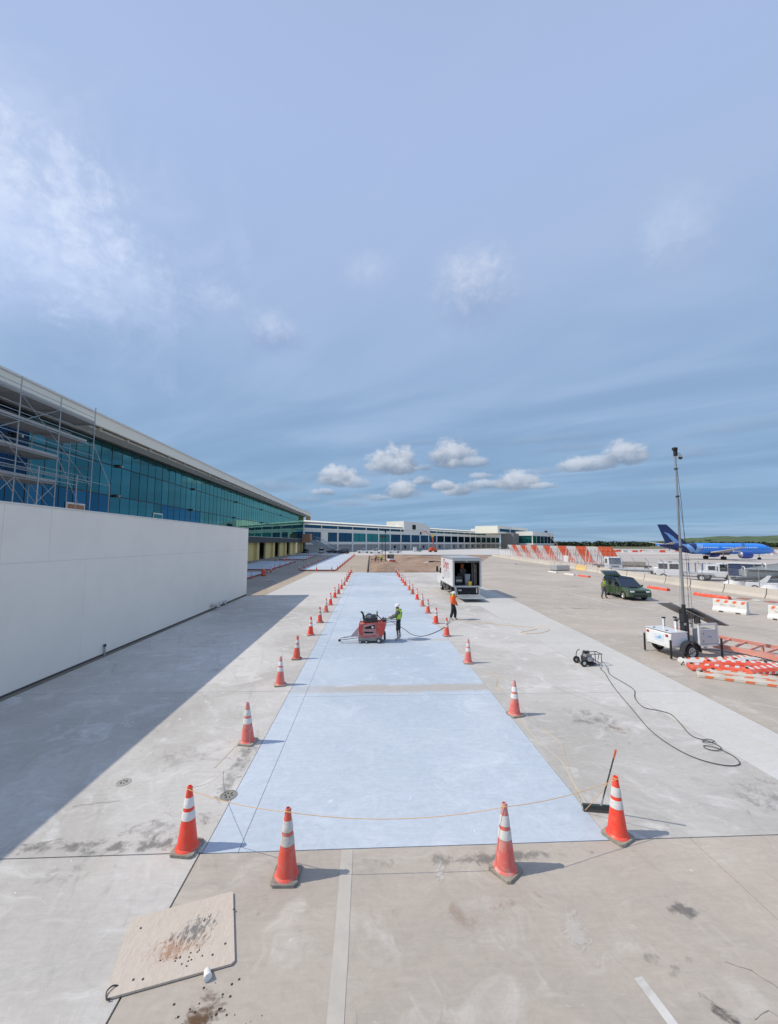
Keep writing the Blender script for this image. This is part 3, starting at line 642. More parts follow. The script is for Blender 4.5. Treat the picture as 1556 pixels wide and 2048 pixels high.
# ------------------------------------------------------------------ far terminal
M_FT = mat('pale_grey_cladding', (.76, .74, .69), .75, var=.03, scale=.1, world=True)
M_FTD = mat('grey_lower_cladding', (.36, .35, .335), .8, var=.06, scale=.2, world=True)
M_CREAM = mat('cream_render', (.86, .83, .70), .7, var=.02, scale=.1, world=True)
M_FG1 = glassy('navy_far_glass', (.06, .14, .22), .03, (.006, .03, .055), .4, .12)
M_FG2 = glassy('green_far_glass', (.10, .36, .34), .03, (.01, .10, .10), .45, .12)
ft = thing('far_terminal', 'long low pale grey terminal with dark glass bays crossing the background', 'building', (-30, 175.4, 0), math.atan2(.774, .635))
BW = 10.9; NB = 22; LEN = BW * NB
MB().box(0, LEN, .6, 30, 0, 14.0).build('core', M_FTD, ft)
MB().box(-2, LEN, 0, .55, 3.6, 4.9).build('band', M_FT, ft)
MB().box(-2, LEN, 0, .55, 9.4, 11.1).build('band', M_FT, ft)
MB().box(-2, LEN, -.25, .0, 10.55, 11.15).build('ledge', M_CREAM, ft)
for i in range(NB):
    x0 = i * BW
    MB().box(x0 - .45, x0 + .45, -.12, .58, 0, 3.59).build('column', M_FT, ft)
    MB().box(x0 - .45, x0 + .45, -.12, .58, 4.91, 9.39).build('column', M_FT, ft)
    MB().box(x0 - .3, x0 + .3, .0, .56, 11.16, 12.7).build('column', M_FT, ft)
    if i == 1:
        MB().box(x0 + .46, x0 + 4.2, .05, .58, 4.91, 9.39).build('panel', M_CREAM, ft)
        MB().box(x0 + 4.3, x0 + BW - .46, .25, .5, 4.91, 9.39).build('window', M_FG1, ft)
    else:
        m = M_FG2 if i in (3, 4, 5) else M_FG1
        w = MB().box(x0 + .46, x0 + BW - .46, .25, .5, 4.91, 9.39).build('window', m, ft)
        b = MB(); b.box(x0 + BW * .5 - .06, x0 + BW * .5 + .06, .18, .249, 4.92, 9.38); b.build('mullion', M_MULL, w)
    w = MB().box(x0 + .31, x0 + BW - .31, .3, .5, 11.16, 12.7).build('window', M_FG1, ft)
    if i in (6, 7, 9, 11, 13, 14, 15, 16, 17, 18): MB().box(x0 + 4.5, x0 + 6.3, .5, .59, 1.0, 2.8).build('louvre', M_VOID, ft)
MB().add([(-2, -.9, 12.75), (LEN, -.9, 12.75), (LEN, 6, 15.0), (-2, 6, 15.0), (-2, -.9, 12.55), (LEN, -.9, 12.55), (LEN, 6, 12.6), (-2, 6, 12.6)],
         [(0, 1, 2, 3), (4, 7, 6, 5), (0, 4, 5, 1), (1, 5, 6, 2), (2, 6, 7, 3), (3, 7, 4, 0)]).build('roof', M_CREAM, ft)
tw = MB().prism([(79, 9.41), (110.5, 9.41), (110.5, 15.4), (104, 16.9), (95, 17.8), (79, 17.8)], -.3, 13, 'y').build('stair_tower', M_FT, ft)
MB().box(88.5, 92.5, -.38, -.29, 12.7, 15.9).build('louvre', M_VOID, tw); MB().box(97.5, 99.5, -.38, -.29, 9.9, 11.5).build('louvre', M_VOID, tw)
MB().prism([(206, 9.41), (240, 9.41), (240, 17.2), (206, 17.2)], -.3, 14, 'y').build('stair_tower', M_FT, ft)
for xx, lab in ((148.3, 'leftmost'),): pass
# pier head on the right
ph = thing('pier_building', 'pale two-storey pier building with wide teal glass at the right end of the terminal', 'building', (127.7, 300, 0), math.atan2(.774, .635))
MB().box(0, 65, 0, 13, 0, 3.4).build('base_wall', M_FTD, ph)
MB().box(-.4, 66, -.4, 13.4, 3.4, 4.4).build('band', M_FT, ph); MB().box(-.4, 66, -.4, 13.4, 10.5, 13.9).build('parapet', M_FT, ph)
MB().box(.4, 64.6, .4, 12.6, 4.4, 10.5).build('core', M_VOID, ph)
for k in range(6): MB().box(.6 + k * 10.8, .6 + k * 10.8 + 10.4, .1, .35, 4.42, 10.48).build('window', M_FG2 if k < 1 else M_FG1, ph)
for k in range(1, 6): MB().box(k * 10.8 + .25, k * 10.8 + .55, -.1, .36, 4.41, 10.49).build('column', M_FT, ph)
MB().box(.05, .3, .6, 12.4, 4.42, 10.48).build('window', M_FG2, ph)
MB().box(0, .7, 0, .5, 4.41, 10.49).build('column', M_CREAM, ph)
up = MB().box(-32, 40, 16, 34, 12, 17.6).build('upper_storey', M_CREAM, ph)
MB().box(-28, -6, 15.9, 15.999, 13.2, 15.4).build('window', M_FG1, up); MB().box(-4, 34, 15.9, 15.999, 13.2, 15.4).build('window', M_FG1, up)
MB().box(-15, -2, 10, 20, 0, 12).build('link_block', mat('grey_brown_block', (.20, .19, .18), .8), ph)
# boarding stair at the corner
tst = thing('boarding_stair', 'grey enclosed stair sloping down beside the brown door at the terminal corner', 'stairs', (-25.5, 168, 0), R(-8))
MB().prism([(0, 5.6), (2.5, 5.6), (13, .6), (13, 0), (10.5, 0), (0, 4.4)], -1, 1, 'y').build('flight', mat('grey_stair', (.42, .44, .45), .6), tst)
b = MB()
for s_ in (-1.02, 1.02):
    b.tube([(0, s_, 6.9), (2.5, s_, 6.9), (13, s_, 1.9)], .06, 5)
    for k in range(9): b.tube([(2.5 + k * 1.25, s_, 5.6 - k * .595), (2.5 + k * 1.25, s_, 6.9 - k * .595)], .04, 4)
b.build('handrail', M_STEEL, tst)
MB().box(-3.5, -.05, -1.5, 1.5, 4.4, 8.2).build('landing_cabin', mat('orange_brown_board', (.50, .26, .15), .8), tst); MB().box(-3.2, -2.8, -1.3, 1.3, 0, 4.39).build('leg', M_DARK, tst)

# ------------------------------------------------------------------ side slabs with form boards
M_FORM = mat('reddish_form_board', (.30, .12, .07), .85, var=.3, scale=2)
def side_slab(pts, name='cast_slab'):
    o = struct(MB().prism(pts, -.05, .14, 'z').build(name, M_SLAB))
    n = len(pts)
    for i in range(n):
        a, b_ = Vector((*pts[i], 0)), Vector((*pts[(i + 1) % n], 0)); d = (b_ - a).normalized(); s_ = Vector((d.y, -d.x, 0))
        c = (a + b_) / 2 + s_ * .05
        MB().obox((c.x, c.y, .05), ((b_ - a).length, .06, .21), (0, 0, math.atan2(d.y, d.x))).build('form_board', M_FORM, o)
    return o
side_slab([(-11.6, 65.6), (-5.9, 65.6), (-6.1, 146), (-12.4, 146)])
side_slab([(-24.5, 67.4), (-16.95, 66.8), (-17.9, 94), (-26.3, 95.4)])
side_slab([(-24.5, 50), (-15.75, 50.4), (-15.95, 61.2), (-24.5, 60.6)])
side_slab([(-24.5, 106), (-17.3, 106), (-18.6, 132.5), (-25.3, 132.5)])
side_slab([(-27, 142), (-19, 142), (-19.5, 158), (-27.2, 158)])
tag(MB().obox((-.42, 99, .02), (.22, 74, .16)).build('edge_beam', mat('dark_timber', (.05, .04, .035), .9)), 'long dark timber running between the pale sand and the dug earth', 'timber beam')

# ------------------------------------------------------------------ cones
def make_cone(body, collar, base, label):
    t = thing('traffic_cone', label, 'traffic cone', group='orange traffic cones with white collars')
    def rz_(z): return .150 + (.036 - .150) * (z - .045) / (.93 - .045)
    MB().prism([(-.19, -.15), (-.15, -.19), (.15, -.19), (.19, -.15), (.19, .15), (.15, .19), (-.15, .19), (-.19, .15)], 0, .045, 'z').build('base', base, t, bevel=.008)
    MB().lathe([(.172, .045), (.160, .062), (rz_(.075), .075), (rz_(.50), .50), (rz_(.90), .90), (.034, .928), (.024, .930), (.022, .80), (.001, .80)], 24).build('body', body, t, smooth=True)
    for a, b_ in ((.46, .585), (.635, .775)):
        MB().lathe([(rz_(a) + .001, a), (rz_(a) + .005, a + .004), (rz_(b_) + .005, b_ - .004), (rz_(b_) + .001, b_)], 24, cap=False).build('collar', collar, t, smooth=True)
    return t
ORD = ['first', 'second', 'third', 'fourth', 'fifth', 'sixth', 'seventh', 'eighth', 'ninth', 'tenth', 'eleventh', 'twelfth', 'thirteenth', 'fourteenth', 'fifteenth', 'sixteenth', 'seventeenth', 'eighteenth', 'nineteenth', 'twentieth', 'twenty-first', 'twenty-second', 'twenty-third', 'twenty-fourth', 'twenty-fifth', 'twenty-sixth', 'twenty-seventh']
PR = {}
c1 = make_cone(M_ORANGE, M_COLLAR, M_BASE2, 'bright clean traffic cone at the near left corner of the pale blue slab'); PR['n'] = tree_of(c1)
c2 = make_cone(M_ORANGE_W, M_COLLAR_W, M_BASE, 'dirty smudged traffic cone in front of the slab, nearest the cream tape strip'); PR['w'] = tree_of(c2)
c3 = make_cone(M_ORANGE_F, M_COLLAR, M_BASE2, 'faded traffic cone turned cornerwise at the front of the slab, right of the tape strip'); PR['f'] = tree_of(c3)
c1.location = (-2.80, 6.52, 0); c1.rotation_euler.z = R(-8)
c2.location = (-1.155, 5.95, 0); c2.rotation_euler.z = R(-2)
c3.location = (2.0, 5.93, 0); c3.rotation_euler.z = R(38)
GC = 'orange traffic cones with white collars'
dup(PR['n'], (4.05, 6.49, 0), R(-62), 'vivid orange traffic cone at the near right corner, with the push broom leaning behind it')
lc = [(-2.87, 9.72, 'f'), (-2.97, 13.43, 'f'), (-2.97, 16.31, 'w'), (-3.03, 20.4, 'n'), (-2.95, 23.49, 'w'), (-2.99, 26.95, 'f'), (-2.99, 29.9, 'n'), (-3.01, 33.7, 'n'), (-2.90, 36.15, 'w'), (-2.91, 39.9, 'n'), (-2.84, 43.1, 'f'), (-2.85, 47.3, 'w'), (-2.87, 50.5, 'n'), (-2.91, 53.5, 'w'), (-2.95, 57.0, 'n'), (-2.9, 60.4, 'w')]
look = {'n': 'clean bright', 'w': 'grimy', 'f': 'faded pinkish'}
for i, (x, y, k) in enumerate(lc):
    dup(PR[k], (x, y, 0), R(random.uniform(-14, 14)), f'{look[k]} traffic cone, {ORD[i + 1]} along the left edge of the long blue slab')
rcn = [(4.03, 10.93, 'f'), (3.90, 15.56, 'f'), (3.92, 19.98, 'w'), (3.88, 23.03, 'n'), (3.92, 26.42, 'w'), (3.92, 29.3, 'f'), (3.93, 32.6, 'n'), (3.91, 36.05, 'w'), (3.9, 39.05, 'f'), (3.86, 43.1, 'n'), (3.86, 45.8, 'f'), (3.9, 48.3, 'w'), (3.95, 53.0, 'n'), (4.0, 56.5, 'w'), (4.0, 60.8, 'w')]
for i, (x, y, k) in enumerate(rcn):
    dup(PR[k], (x, y, 0), R(random.uniform(-14, 14)), f'{look[k]} traffic cone, {ORD[i + 1]} along the right edge of the long blue slab')
i = 0
for x, y in [(-5.6, 66.5 + k * 5.6) for k in range(14)]:
    dup(PR['n' if i % 3 else 'w'], (x, y, -.05), R(random.uniform(-20, 20)), f'traffic cone along the right edge of the second slab, {ORD[i]} from its near end'); i += 1
for i, (x, y) in enumerate([(-8.9, 65.2), (-6.4, 65.2)]): dup(PR['n'], (x, y, -.05), .2, ['left', 'right'][i] + ' traffic cone of the pair before the near end of the second slab')
for i, k in enumerate(range(11)): dup(PR['w' if k % 2 else 'f'], (-12.0 - .05 * k, 66.5 + k * 5.2, -.05), .3 * k, f'traffic cone along the left edge of the second slab, {ORD[k]} from its near end')
for k, (x, y) in enumerate([(-15.4, 51.5), (-15.4, 57.6), (-15.5, 61.8), (-17.5, 64.0), (-20, 64.2), (-16.6, 68.5), (-16.9, 74), (-17.2, 80), (-17.5, 86), (-17.6, 92), (-19.5, 98), (-21.5, 98.5), (-17, 100), (-17.2, 106), (-17.6, 112), (-18, 118), (-18.3, 125), (-22, 103.5), (-24, 100), (-26.5, 88), (-27.2, 78)]):
    dup(PR['wfn'[k % 3]], (x, y, -.05), .4 * k, f'small far traffic cone among the side slabs before the glass terminal, {ORD[k]} nearest', 'cones among the side slabs')
# loose orange drum near the side slabs
t = thing('barrel', 'squat orange drum standing on the dusty ground by the side slab', 'traffic drum', (-15.1, 56.0, -.05)); MB().lathe([(.30, 0), (.28, .5), (.22, .9), (.1, .95)], 14).build('body', M_PLASTO, t, smooth=True); MB().lathe([(.36, 0), (.36, .06), (.3, .06)], 14).build('base', M_BLACK, t)

# ------------------------------------------------------------------ ropes
M_ROPE = mat('orange_yellow_rope', (.72, .45, .20), .8, var=.15, scale=30)
def curve_pts(P, n=8):
    P = [Vector(p) for p in P]; out = []
    for i in range(len(P) - 1):
        p0, p1, p2, p3 = P[max(i - 1, 0)], P[i], P[i + 1], P[min(i + 2, len(P) - 1)]
        for k in range(n):
            t_ = k / n
            out.append(.5 * ((2 * p1) + (p2 - p0) * t_ + (2 * p0 - 5 * p1 + 4 * p2 - p3) * t_ ** 2 + (3 * p1 - p0 - 3 * p2 + p3) * t_ ** 3))
    out.append(P[-1]); return out
def sag(a, b, s, n=14):
    a, b = Vector(a), Vector(b); return [a.lerp(b, k / n) - Vector((0, 0, s * 4 * (k / n) * (1 - k / n))) for k in range(n + 1)]
T1, T2, T3, T4 = (-2.80, 6.52, .90), (-1.155, 5.95, .90), (2.0, 5.93, .90), (4.05, 6.49, .91)
def off(p, dx=0, dy=-.045): return (p[0] + dx, p[1] + dy, p[2])
rp = MB()
rp.tube(sag(off(T1), off(T2), .05) + sag(off(T2), off(T3), .13)[1:] + sag(off(T3), off(T4), .06)[1:], .0048, 5)
for T in (T1, T2, T3, T4):
    rp.tube([(T[0] + .044 * math.cos(a), T[1] + .044 * math.sin(a), T[2]) for a in [k * math.pi / 6 for k in range(13)]], .006, 5)
tag(rp.build('rope', M_ROPE), 'thin orange rope sagging between the four nearest traffic cones', 'rope')
tag(MB().tube(sag(off(T4, -.03, .03), (3.82, 7.03, .06), .02), .005, 5).build('rope', M_ROPE), 'loose orange rope end running from the right corner cone down to the broom head', 'rope')
tag(MB().tube(curve_pts([(3.80, 7.1, .006), (3.95, 7.5, .006), (4.3, 8.6, .006), (4.55, 9.4, .006), (4.45, 10.1, .006), (4.35, 10.7, .01), (4.03, 10.98, .5)]), .005, 5).build('rope', mat('pale_yellow_rope', (.66, .54, .34), .8)), 'pale rope lying along the right side of the blue slab', 'rope')
tag(MB().tube(curve_pts([(-2.76, 6.56, .88), (-2.9, 7.6, .35), (-3.0, 8.5, .02), (-3.0, 9.2, .02), (-2.87, 9.68, .8)]), .004, 5).build('rope', mat('pale_yellow_rope', (.66, .54, .34), .8)), 'thin yellow rope trailing between the first two cones on the left side', 'rope')
tag(MB().tube(curve_pts([(5.3, 24.0, .01), (7.5, 22.6, .01), (9.3, 21.6, .01), (8.0, 20.6, .01), (8.9, 20.4, .01), (9.9, 21.3, .01), (9.6, 22.2, .01)]), .010, 5).build('rope', M_ROPE), 'orange cord looped on the pavement right of the worker in orange', 'cord')
tag(MB().tube(curve_pts([(4.3, 14.6, .006), (4.5, 13.9, .006), (4.2, 13.0, .006), (4.25, 12.6, .006)]), .006, 5).build('rope', M_ROPE), 'short curl of orange cord beside the right edge of the slab', 'cord')

# ------------------------------------------------------------------ push broom
t = thing('push_broom', 'wide black push broom leaning upright behind the right corner cone', 'broom', (0, 0, 0))
MB().obox((4.06, 7.06, .095), (.50, .055, .05), (0, 0, R(-9))).build('head', mat('dark_green_black_head', (.035, .05, .05), .6), t)
MB().obox((4.06, 7.06, .035), (.48, .045, .07), (0, 0, R(-9))).build('bristles', mat('dusty_bristles', (.10, .10, .095), .95, var=.4, scale=60, bump=.8), t)
a, b_ = Vector((4.12, 7.05, .11)), Vector((4.16, 6.62, 1.28)); g = a.lerp(b_, .86)
MB().tube([a, a.lerp(b_, .16)], .016, 8).build('socket', M_ALU, t)
MB().tube([a.lerp(b_, .14), g], .0125, 8).build('handle', mat('black_handle', (.03, .035, .04), .5, dirt=(.3, .3, .3), dirt_amt=.4, dirt_scale=12), t)
MB().tube([g, b_], .016, 8).build('grip', mat('orange_grip', (.65, .17, .08), .6), t)

# ------------------------------------------------------------------ plywood sheet and cup
def ply_mat():
    global nt
    m = bpy.data.materials.new('weathered_plywood'); m.use_nodes = True; nt = m.node_tree; nt.nodes.clear()
    o = nd('ShaderNodeOutputMaterial'); p = nd('ShaderNodeBsdfPrincipled'); lk(p.outputs[0], o.inputs[0])
    v = nd('ShaderNodeTexCoord').outputs['Object']; sp = nd('ShaderNodeSeparateXYZ'); lk(v, sp.inputs[0]); X, Y, Z = sp.outputs
    gv = comb(mth('MULTIPLY', X, 26.0), mth('MULTIPLY', Y, 2.6), Z); n = nse(gv, 1.3, 5, .6, 3.6); big = nse(v, 3.0, 4, .6, .5)
    c = mixc(sstep(n, .3, .7), (.49, .41, .335), (.62, .54, .455)); c = mixc(mth('MULTIPLY', sstep(n, .62, .72), .5), c, (.34, .26, .2)); c = mixc(mth('MULTIPLY', big, .35), c, (.52, .47, .42))
    def splash(c, cx_, cy_, rx, ry, rz, colr, lo, hi, amt):
        dx, dy = mth('SUBTRACT', X, cx_), mth('SUBTRACT', Y, cy_); a = mth('DIVIDE', mth('ADD', mth('MULTIPLY', dx, math.cos(rz)), mth('MULTIPLY', dy, math.sin(rz))), rx)
        b = mth('DIVIDE', mth('SUBTRACT', mth('MULTIPLY', dy, math.cos(rz)), mth('MULTIPLY', dx, math.sin(rz))), ry)
        e = mth('SQRT', mth('ADD', mth('MULTIPLY', a, a), mth('MULTIPLY', b, b))); nn = nse(comb(mth('MULTIPLY', X, 2.2), Y, 1.0), 9, 7, .7, 1.5)
        f = mth('MULTIPLY', sstep(mth('ADD', mth('MULTIPLY', sstep(e, 1.35, 0.0), .62), mth('MULTIPLY', mth('SUBTRACT', nn, .5), 2.4)), lo - .1, hi + .08), amt); return mixc(f, c, colr)
    c = splash(c, -.02, -.10, .42, .20, .35, (.33, .17, .09), .36, .60, .8)
    c = splash(c, .13, .10, .32, .22, .7, (.16, .16, .155), .36, .58, .85)
    c = splash(c, .27, .02, .12, .2, .7, (.25, .18, .13), .46, .64, .6)
    c = splash(c, .2, .22, .12, .05, 1.0, (.05, .05, .05), .50, .58, .9)
    lk(c, p.inputs['Base Color']); p.inputs['Roughness'].default_value = .85
    bn = nd('ShaderNodeBump'); bn.inputs['Strength'].default_value = .5; bn.inputs['Distance'].default_value = .004; lk(n, bn.inputs['Height']); lk(bn.outputs[0], p.inputs['Normal'])
    return m
t = thing('plywood_sheet', 'stained weathered plywood sheet lying on the pavement in the foreground', 'plywood', (-2.22, 5.10, 0), 0)
Q = [(-.50, -.575), (-.33, -.545), (.73, -.275), (.745, -.25), (.42, .605), (.40, .63), (-.68, .29), (-.74, .24), (-.52, -.56)]
Q = [(-.485, -.58), (-.44, -.575), (.70, -.30), (.725, -.265), (.405, .60), (.385, .615), (-.70, .30), (-.735, .27), (-.50, -.55)]
MB().prism(Q, .006, .030, 'z').build('board', ply_mat(), t, bevel=.003)
for k, (x, y) in enumerate([(.55, -.08), (.45, -.20), (-.30, -.42), (-.2, -.42), (.5, .35), (-.55, .15)]): MB().lathe([(.012, .030), (.012, .034), (.001, .035)], 10, (x, y, 0)).build('screw', M_DARK, t)
MB().tube(curve_pts([(-.43, -.47, .032), (-.475, -.49, .05), (-.50, -.54, .05), (-.47, -.585, .03), (-.43, -.585, .02)]), .007, 6).build('wire_loop', M_DARK, t)
b = MB()
for k in range(14):
    x, y = random.gauss(.18, .12), random.gauss(-.22, .05); b.lathe([(.010, .030), (.006, .036), (.001, .037)], 7, (x, y, 0))
b.build('mud_spot', mat('dark_mud', (.07, .042, .028), .9), t)
t = thing('cup', 'white disposable cup lying on its side against the plywood edge', 'cup', (-1.745, 4.70, .036), R(-60)); t.scale = (.85,) * 3
MB().lathe([(.038, -.045), (.046, .04), (.049, .042), (.049, .048), (.043, .048), (.036, -.035), (.001, -.035)], 20, axis='x').build('body', M_WHITE, t, smooth=True)
MB().lathe([(.0485, .049), (.049, .056), (.04, .059), (.001, .057)], 20, axis='x').build('lid', mat('translucent_lid', (.82, .82, .80), .25), t, smooth=True)

# ================================================================== people
M_SKIN = mat('brown_skin', (.24, .13, .08), .6, var=.08)
def skin(name, V, E_, m, parent, sub=2, scale=1.0):
    """one continuous limb-and-trunk surface grown round a skeleton"""
    names = list(V); me = bpy.data.meshes.new(name)
    me.from_pydata([V[n][0] for n in names], [(names.index(a), names.index(b)) for a, b in E_], [])
    o = bpy.data.objects.new(name, me); COL.objects.link(o)
    sk = o.modifiers.new('skin', 'SKIN'); sk.use_smooth_shade = True
    ss = o.modifiers.new('sub', 'SUBSURF'); ss.levels = sub; ss.render_levels = sub
    lay = me.skin_vertices[0].data if me.skin_vertices else me.attributes.new('skin_vertex', 'FLOAT', 'POINT')
    for i, n in enumerate(names):
        r = V[n][1]; r = r if isinstance(r, tuple) else (r, r)
        lay[i].radius = (r[0] * scale, r[1] * scale); lay[i].use_root = (i == 0)
    dg = bpy.context.evaluated_depsgraph_get(); me2 = bpy.data.meshes.new_from_object(o.evaluated_get(dg)); bpy.data.objects.remove(o)
    me2.materials.clear(); me2.materials.append(m)
    for p in me2.polygons: p.use_smooth = True
    return link(name, me2, parent)
def person(label, loc, rz, pose, shirt, trousers, boots, vest=None, hat=None, hood=None, shorts=False, scale=1.0, gloves=None, bulk=0.0):
    """local frame: the person faces -y"""
    t = thing('person', label, 'person', loc, rz); t.scale = (scale,) * 3
    J = dict(pelvis=((0, .01, .93), (.145, .10)), waist=((0, .0, 1.06), (.125, .095)), chest=((0, -.01, 1.27), (.155, .105)), neckb=((0, .0, 1.42), (.09, .07)), neck=((0, -.01, 1.48), .052),
             head=((0, -.025, 1.575), (.072, .088)), crown=((0, -.02, 1.655), (.062, .075)), nose=((0, -.108, 1.575), .014),
             sl=((.165, .0, 1.40), .062), sr=((-.165, .0, 1.40), .062), el=((.22, .03, 1.12), .043), er=((-.22, .03, 1.12), .043), wl=((.23, -.06, .88), .030), wr=((-.23, -.06, .88), .030),
             hl=((.092, .0, .88), .088), hr=((-.092, .0, .88), .088), kl=((.10, -.02, .50), .058), kr=((-.10, -.02, .50), .058), al=((.10, .02, .10), .040), ar=((-.10, .02, .10), .040),
             tl=((.115, -.15, .035), .036), tr=((-.115, -.15, .035), .036))
    for k, v in pose.items(): J[k] = (v, J[k][1])
    E_ = [('pelvis', 'waist'), ('waist', 'chest'), ('chest', 'neckb'), ('neckb', 'neck'), ('neck', 'head'), ('head', 'crown'), ('head', 'nose'), ('neckb', 'sl'), ('neckb', 'sr'), ('sl', 'el'), ('sr', 'er'), ('el', 'wl'), ('er', 'wr'),
          ('pelvis', 'hl'), ('pelvis', 'hr'), ('hl', 'kl'), ('hr', 'kr'), ('kl', 'al'), ('kr', 'ar'), ('al', 'tl'), ('ar', 'tr')]
    V = dict(J)
    for s_, w_, e_ in ((1, 'wl', 'el'), (-1, 'wr', 'er')):
        w = Vector(J[w_][0]); d = (w - Vector(J[e_][0])).normalized(); sx = d.cross(Vector((0, 1, .2))).normalized(); up = d.cross(sx)
        pn = 'palm%d' % s_; V[pn] = (tuple(w + d * .055), (.034, .02)); E_.append((w_, pn))
        for q in range(4):
            o_ = (q - 1.5) * .017; ln = (.068, .078, .072, .055)[q]
            a, b_ = 'f%d_%d' % (s_, q), 'g%d_%d' % (s_, q)
            V[a] = (tuple(w + d * (.085 + ln * .3) + sx * o_), .0085); V[b_] = (tuple(w + d * (.075 + ln * .85) + sx * o_ + up * .028), .0075); E_ += [(pn, a), (a, b_)]
        V['th%d' % s_] = (tuple(w + d * .06 + sx * s_ * .042 + up * .02), .009); E_.append((pn, 'th%d' % s_))
    skin('body', V, E_, M_SKIN, t, 1)
    def g(*n, k=1.0, add=.012): return {a: (J[a][0], tuple(x * k + add for x in J[a][1]) if isinstance(J[a][1], tuple) else J[a][1] * k + add) for a in n}
    skin('shirt', g('chest', 'waist', 'pelvis', 'neckb', 'sl', 'sr', 'el', 'er', 'wl', 'wr', add=.016 + bulk), [('pelvis', 'waist'), ('waist', 'chest'), ('chest', 'neckb'), ('neckb', 'sl'), ('neckb', 'sr'), ('sl', 'el'), ('sr', 'er'), ('el', 'wl'), ('er', 'wr')], shirt, t, 1)
    L_ = g('pelvis', 'waist', 'hl', 'hr', 'kl', 'kr', 'al', 'ar', add=.019 + bulk * .5); L_['pelvis'] = (J['pelvis'][0], (.135 + bulk * .4, .115)); L_['waist'] = (tuple(Vector(J['pelvis'][0]).lerp(Vector(J['waist'][0]), .7)), (.148 + bulk * .6, .118 + bulk * .5)); L_['hl'] = (J['hl'][0], .100); L_['hr'] = (J['hr'][0], .100); ee = [('waist', 'pelvis'), ('pelvis', 'hl'), ('pelvis', 'hr'), ('hl', 'kl'), ('hr', 'kr')]
    if shorts:
        L_.pop('al'); L_.pop('ar'); L_['kl'] = (tuple(Vector(J['kl'][0]) - Vector((0, 0, .06))), .082); L_['kr'] = (tuple(Vector(J['kr'][0]) - Vector((0, 0, .06))), .082)
    else: ee += [('kl', 'al'), ('kr', 'ar')]
    skin('trousers', L_, ee, trousers, t, 1)
    for a, b_, c_ in (('kl', 'al', 'tl'), ('kr', 'ar', 'tr')):
        A, B, C_ = Vector(J[a][0]), Vector(J[b_][0]), Vector(J[c_][0]); top = B.lerp(A, .55 if shorts else .3)
        skin('boot', {'h': (tuple(B - Vector((0, 0, .035))), .058), 't': (tuple(top), .062), 'f': (tuple(C_), (.050, .036))}, [('h', 't'), ('h', 'f')], boots, t, 1)
    if vest:
        skin('vest', g('chest', 'waist', 'pelvis', 'neckb', add=.036 + bulk) | {'pelvis': ((J['pelvis'][0][0], J['pelvis'][0][1], J['pelvis'][0][2] + .05), (.170 + bulk, .135 + bulk)), 'sl': (tuple(Vector(J['neckb'][0]).lerp(Vector(J['sl'][0]), .55)), .072 + bulk), 'sr': (tuple(Vector(J['neckb'][0]).lerp(Vector(J['sr'][0]), .55)), .072 + bulk)},
             [('pelvis', 'waist'), ('waist', 'chest'), ('chest', 'neckb'), ('neckb', 'sl'), ('neckb', 'sr')], vest, t, 1)
    H_ = Vector(J['head'][0])
    if hood:
        skin('hood', {'a': (tuple(Vector(J['neckb'][0]) + Vector((0, .01, -.02))), (.155, .115)), 'b': (tuple(Vector(J['neck'][0]) + Vector((0, .02, .01))), (.10, .095)), 'c': (tuple(H_ + Vector((0, .025, .02))), (.10, .10)), 'd': (tuple(H_ + Vector((0, .02, .07))), (.09, .09))}, [('a', 'b'), ('b', 'c'), ('c', 'd')], hood, t, 1)
    if hat:
        c_ = Vector(J['crown'][0])
        MB().lathe([(.135, -.032), (.137, -.022), (.118, -.015), (.114, .02), (.095, .065), (.05, .09), (.001, .096)], 20, tuple(c_)).build('hard_hat', hat, t, smooth=True)
        MB().prism([(c_.x - .09, c_.y - .10), (c_.x + .09, c_.y - .10), (c_.x + .06, c_.y - .175), (c_.x - .06, c_.y - .175)], c_.z - .034, c_.z - .024, 'z').build('hat_brim', hat, t)
    return t
M_HIVIZ = mat('hi_vis_lime', (.50, .78, .06), .7, var=.06); M_HIO = mat('hi_vis_orange', (1.0, .14, .02), .7, var=.06)
M_SILV = mat('silver_reflective_tape', (.55, .56, .55), .4, var=.1)
M_KHAKI = mat('olive_grey_shirt', (.115, .12, .10), .85, var=.15); M_BLKCL = mat('black_cloth', (.022, .026, .028), .9, var=.2); M_GUM = mat('dusty_grey_boots', (.46, .44, .41), .8, var=.2, scale=10)
M_HAT = mat('white_hard_hat', (.80, .80, .80), .3, var=.03); M_JEAN = mat('dark_grey_jeans', (.10, .105, .12), .9, var=.2); M_BRN = mat('brown_cloth', (.09, .05, .04), .9)
pA = person('person in lime vest, black knee-length trousers and white helmet pushing the red saw', (1.40, 19.30, 0), R(-104),
       dict(er=(-.25, -.10, 1.14), wr=(-.22, -.40, 1.06), el=(.25, -.10, 1.16), wl=(.20, -.42, 1.06), kl=(.12, -.04, .50), kr=(-.12, .02, .50), al=(.15, .02, .10), tl=(.165, -.15, .035), ar=(-.15, .07, .10), tr=(-.165, -.10, .035), head=((.0, -.05, 1.57)), crown=(0, -.05, 1.65), nose=(0, -.135, 1.56)),
       M_KHAKI, M_BLKCL, M_GUM, vest=M_HIVIZ, hat=M_HAT, shorts=True, scale=1.0, bulk=.034)
b = MB(); b.obox((0, .172, 1.30), (.16, .012, .05)); b.obox((0, .168, 1.20), (.12, .012, .03))
b.build('vest_print', M_BLKCL, pA)
for s_ in (-.10, .10): MB().tube([(s_, .148, 1.05), (s_, .165, 1.25), (s_, .125, 1.38)], .014, 4).build('reflective_stripe', M_SILV, pA)
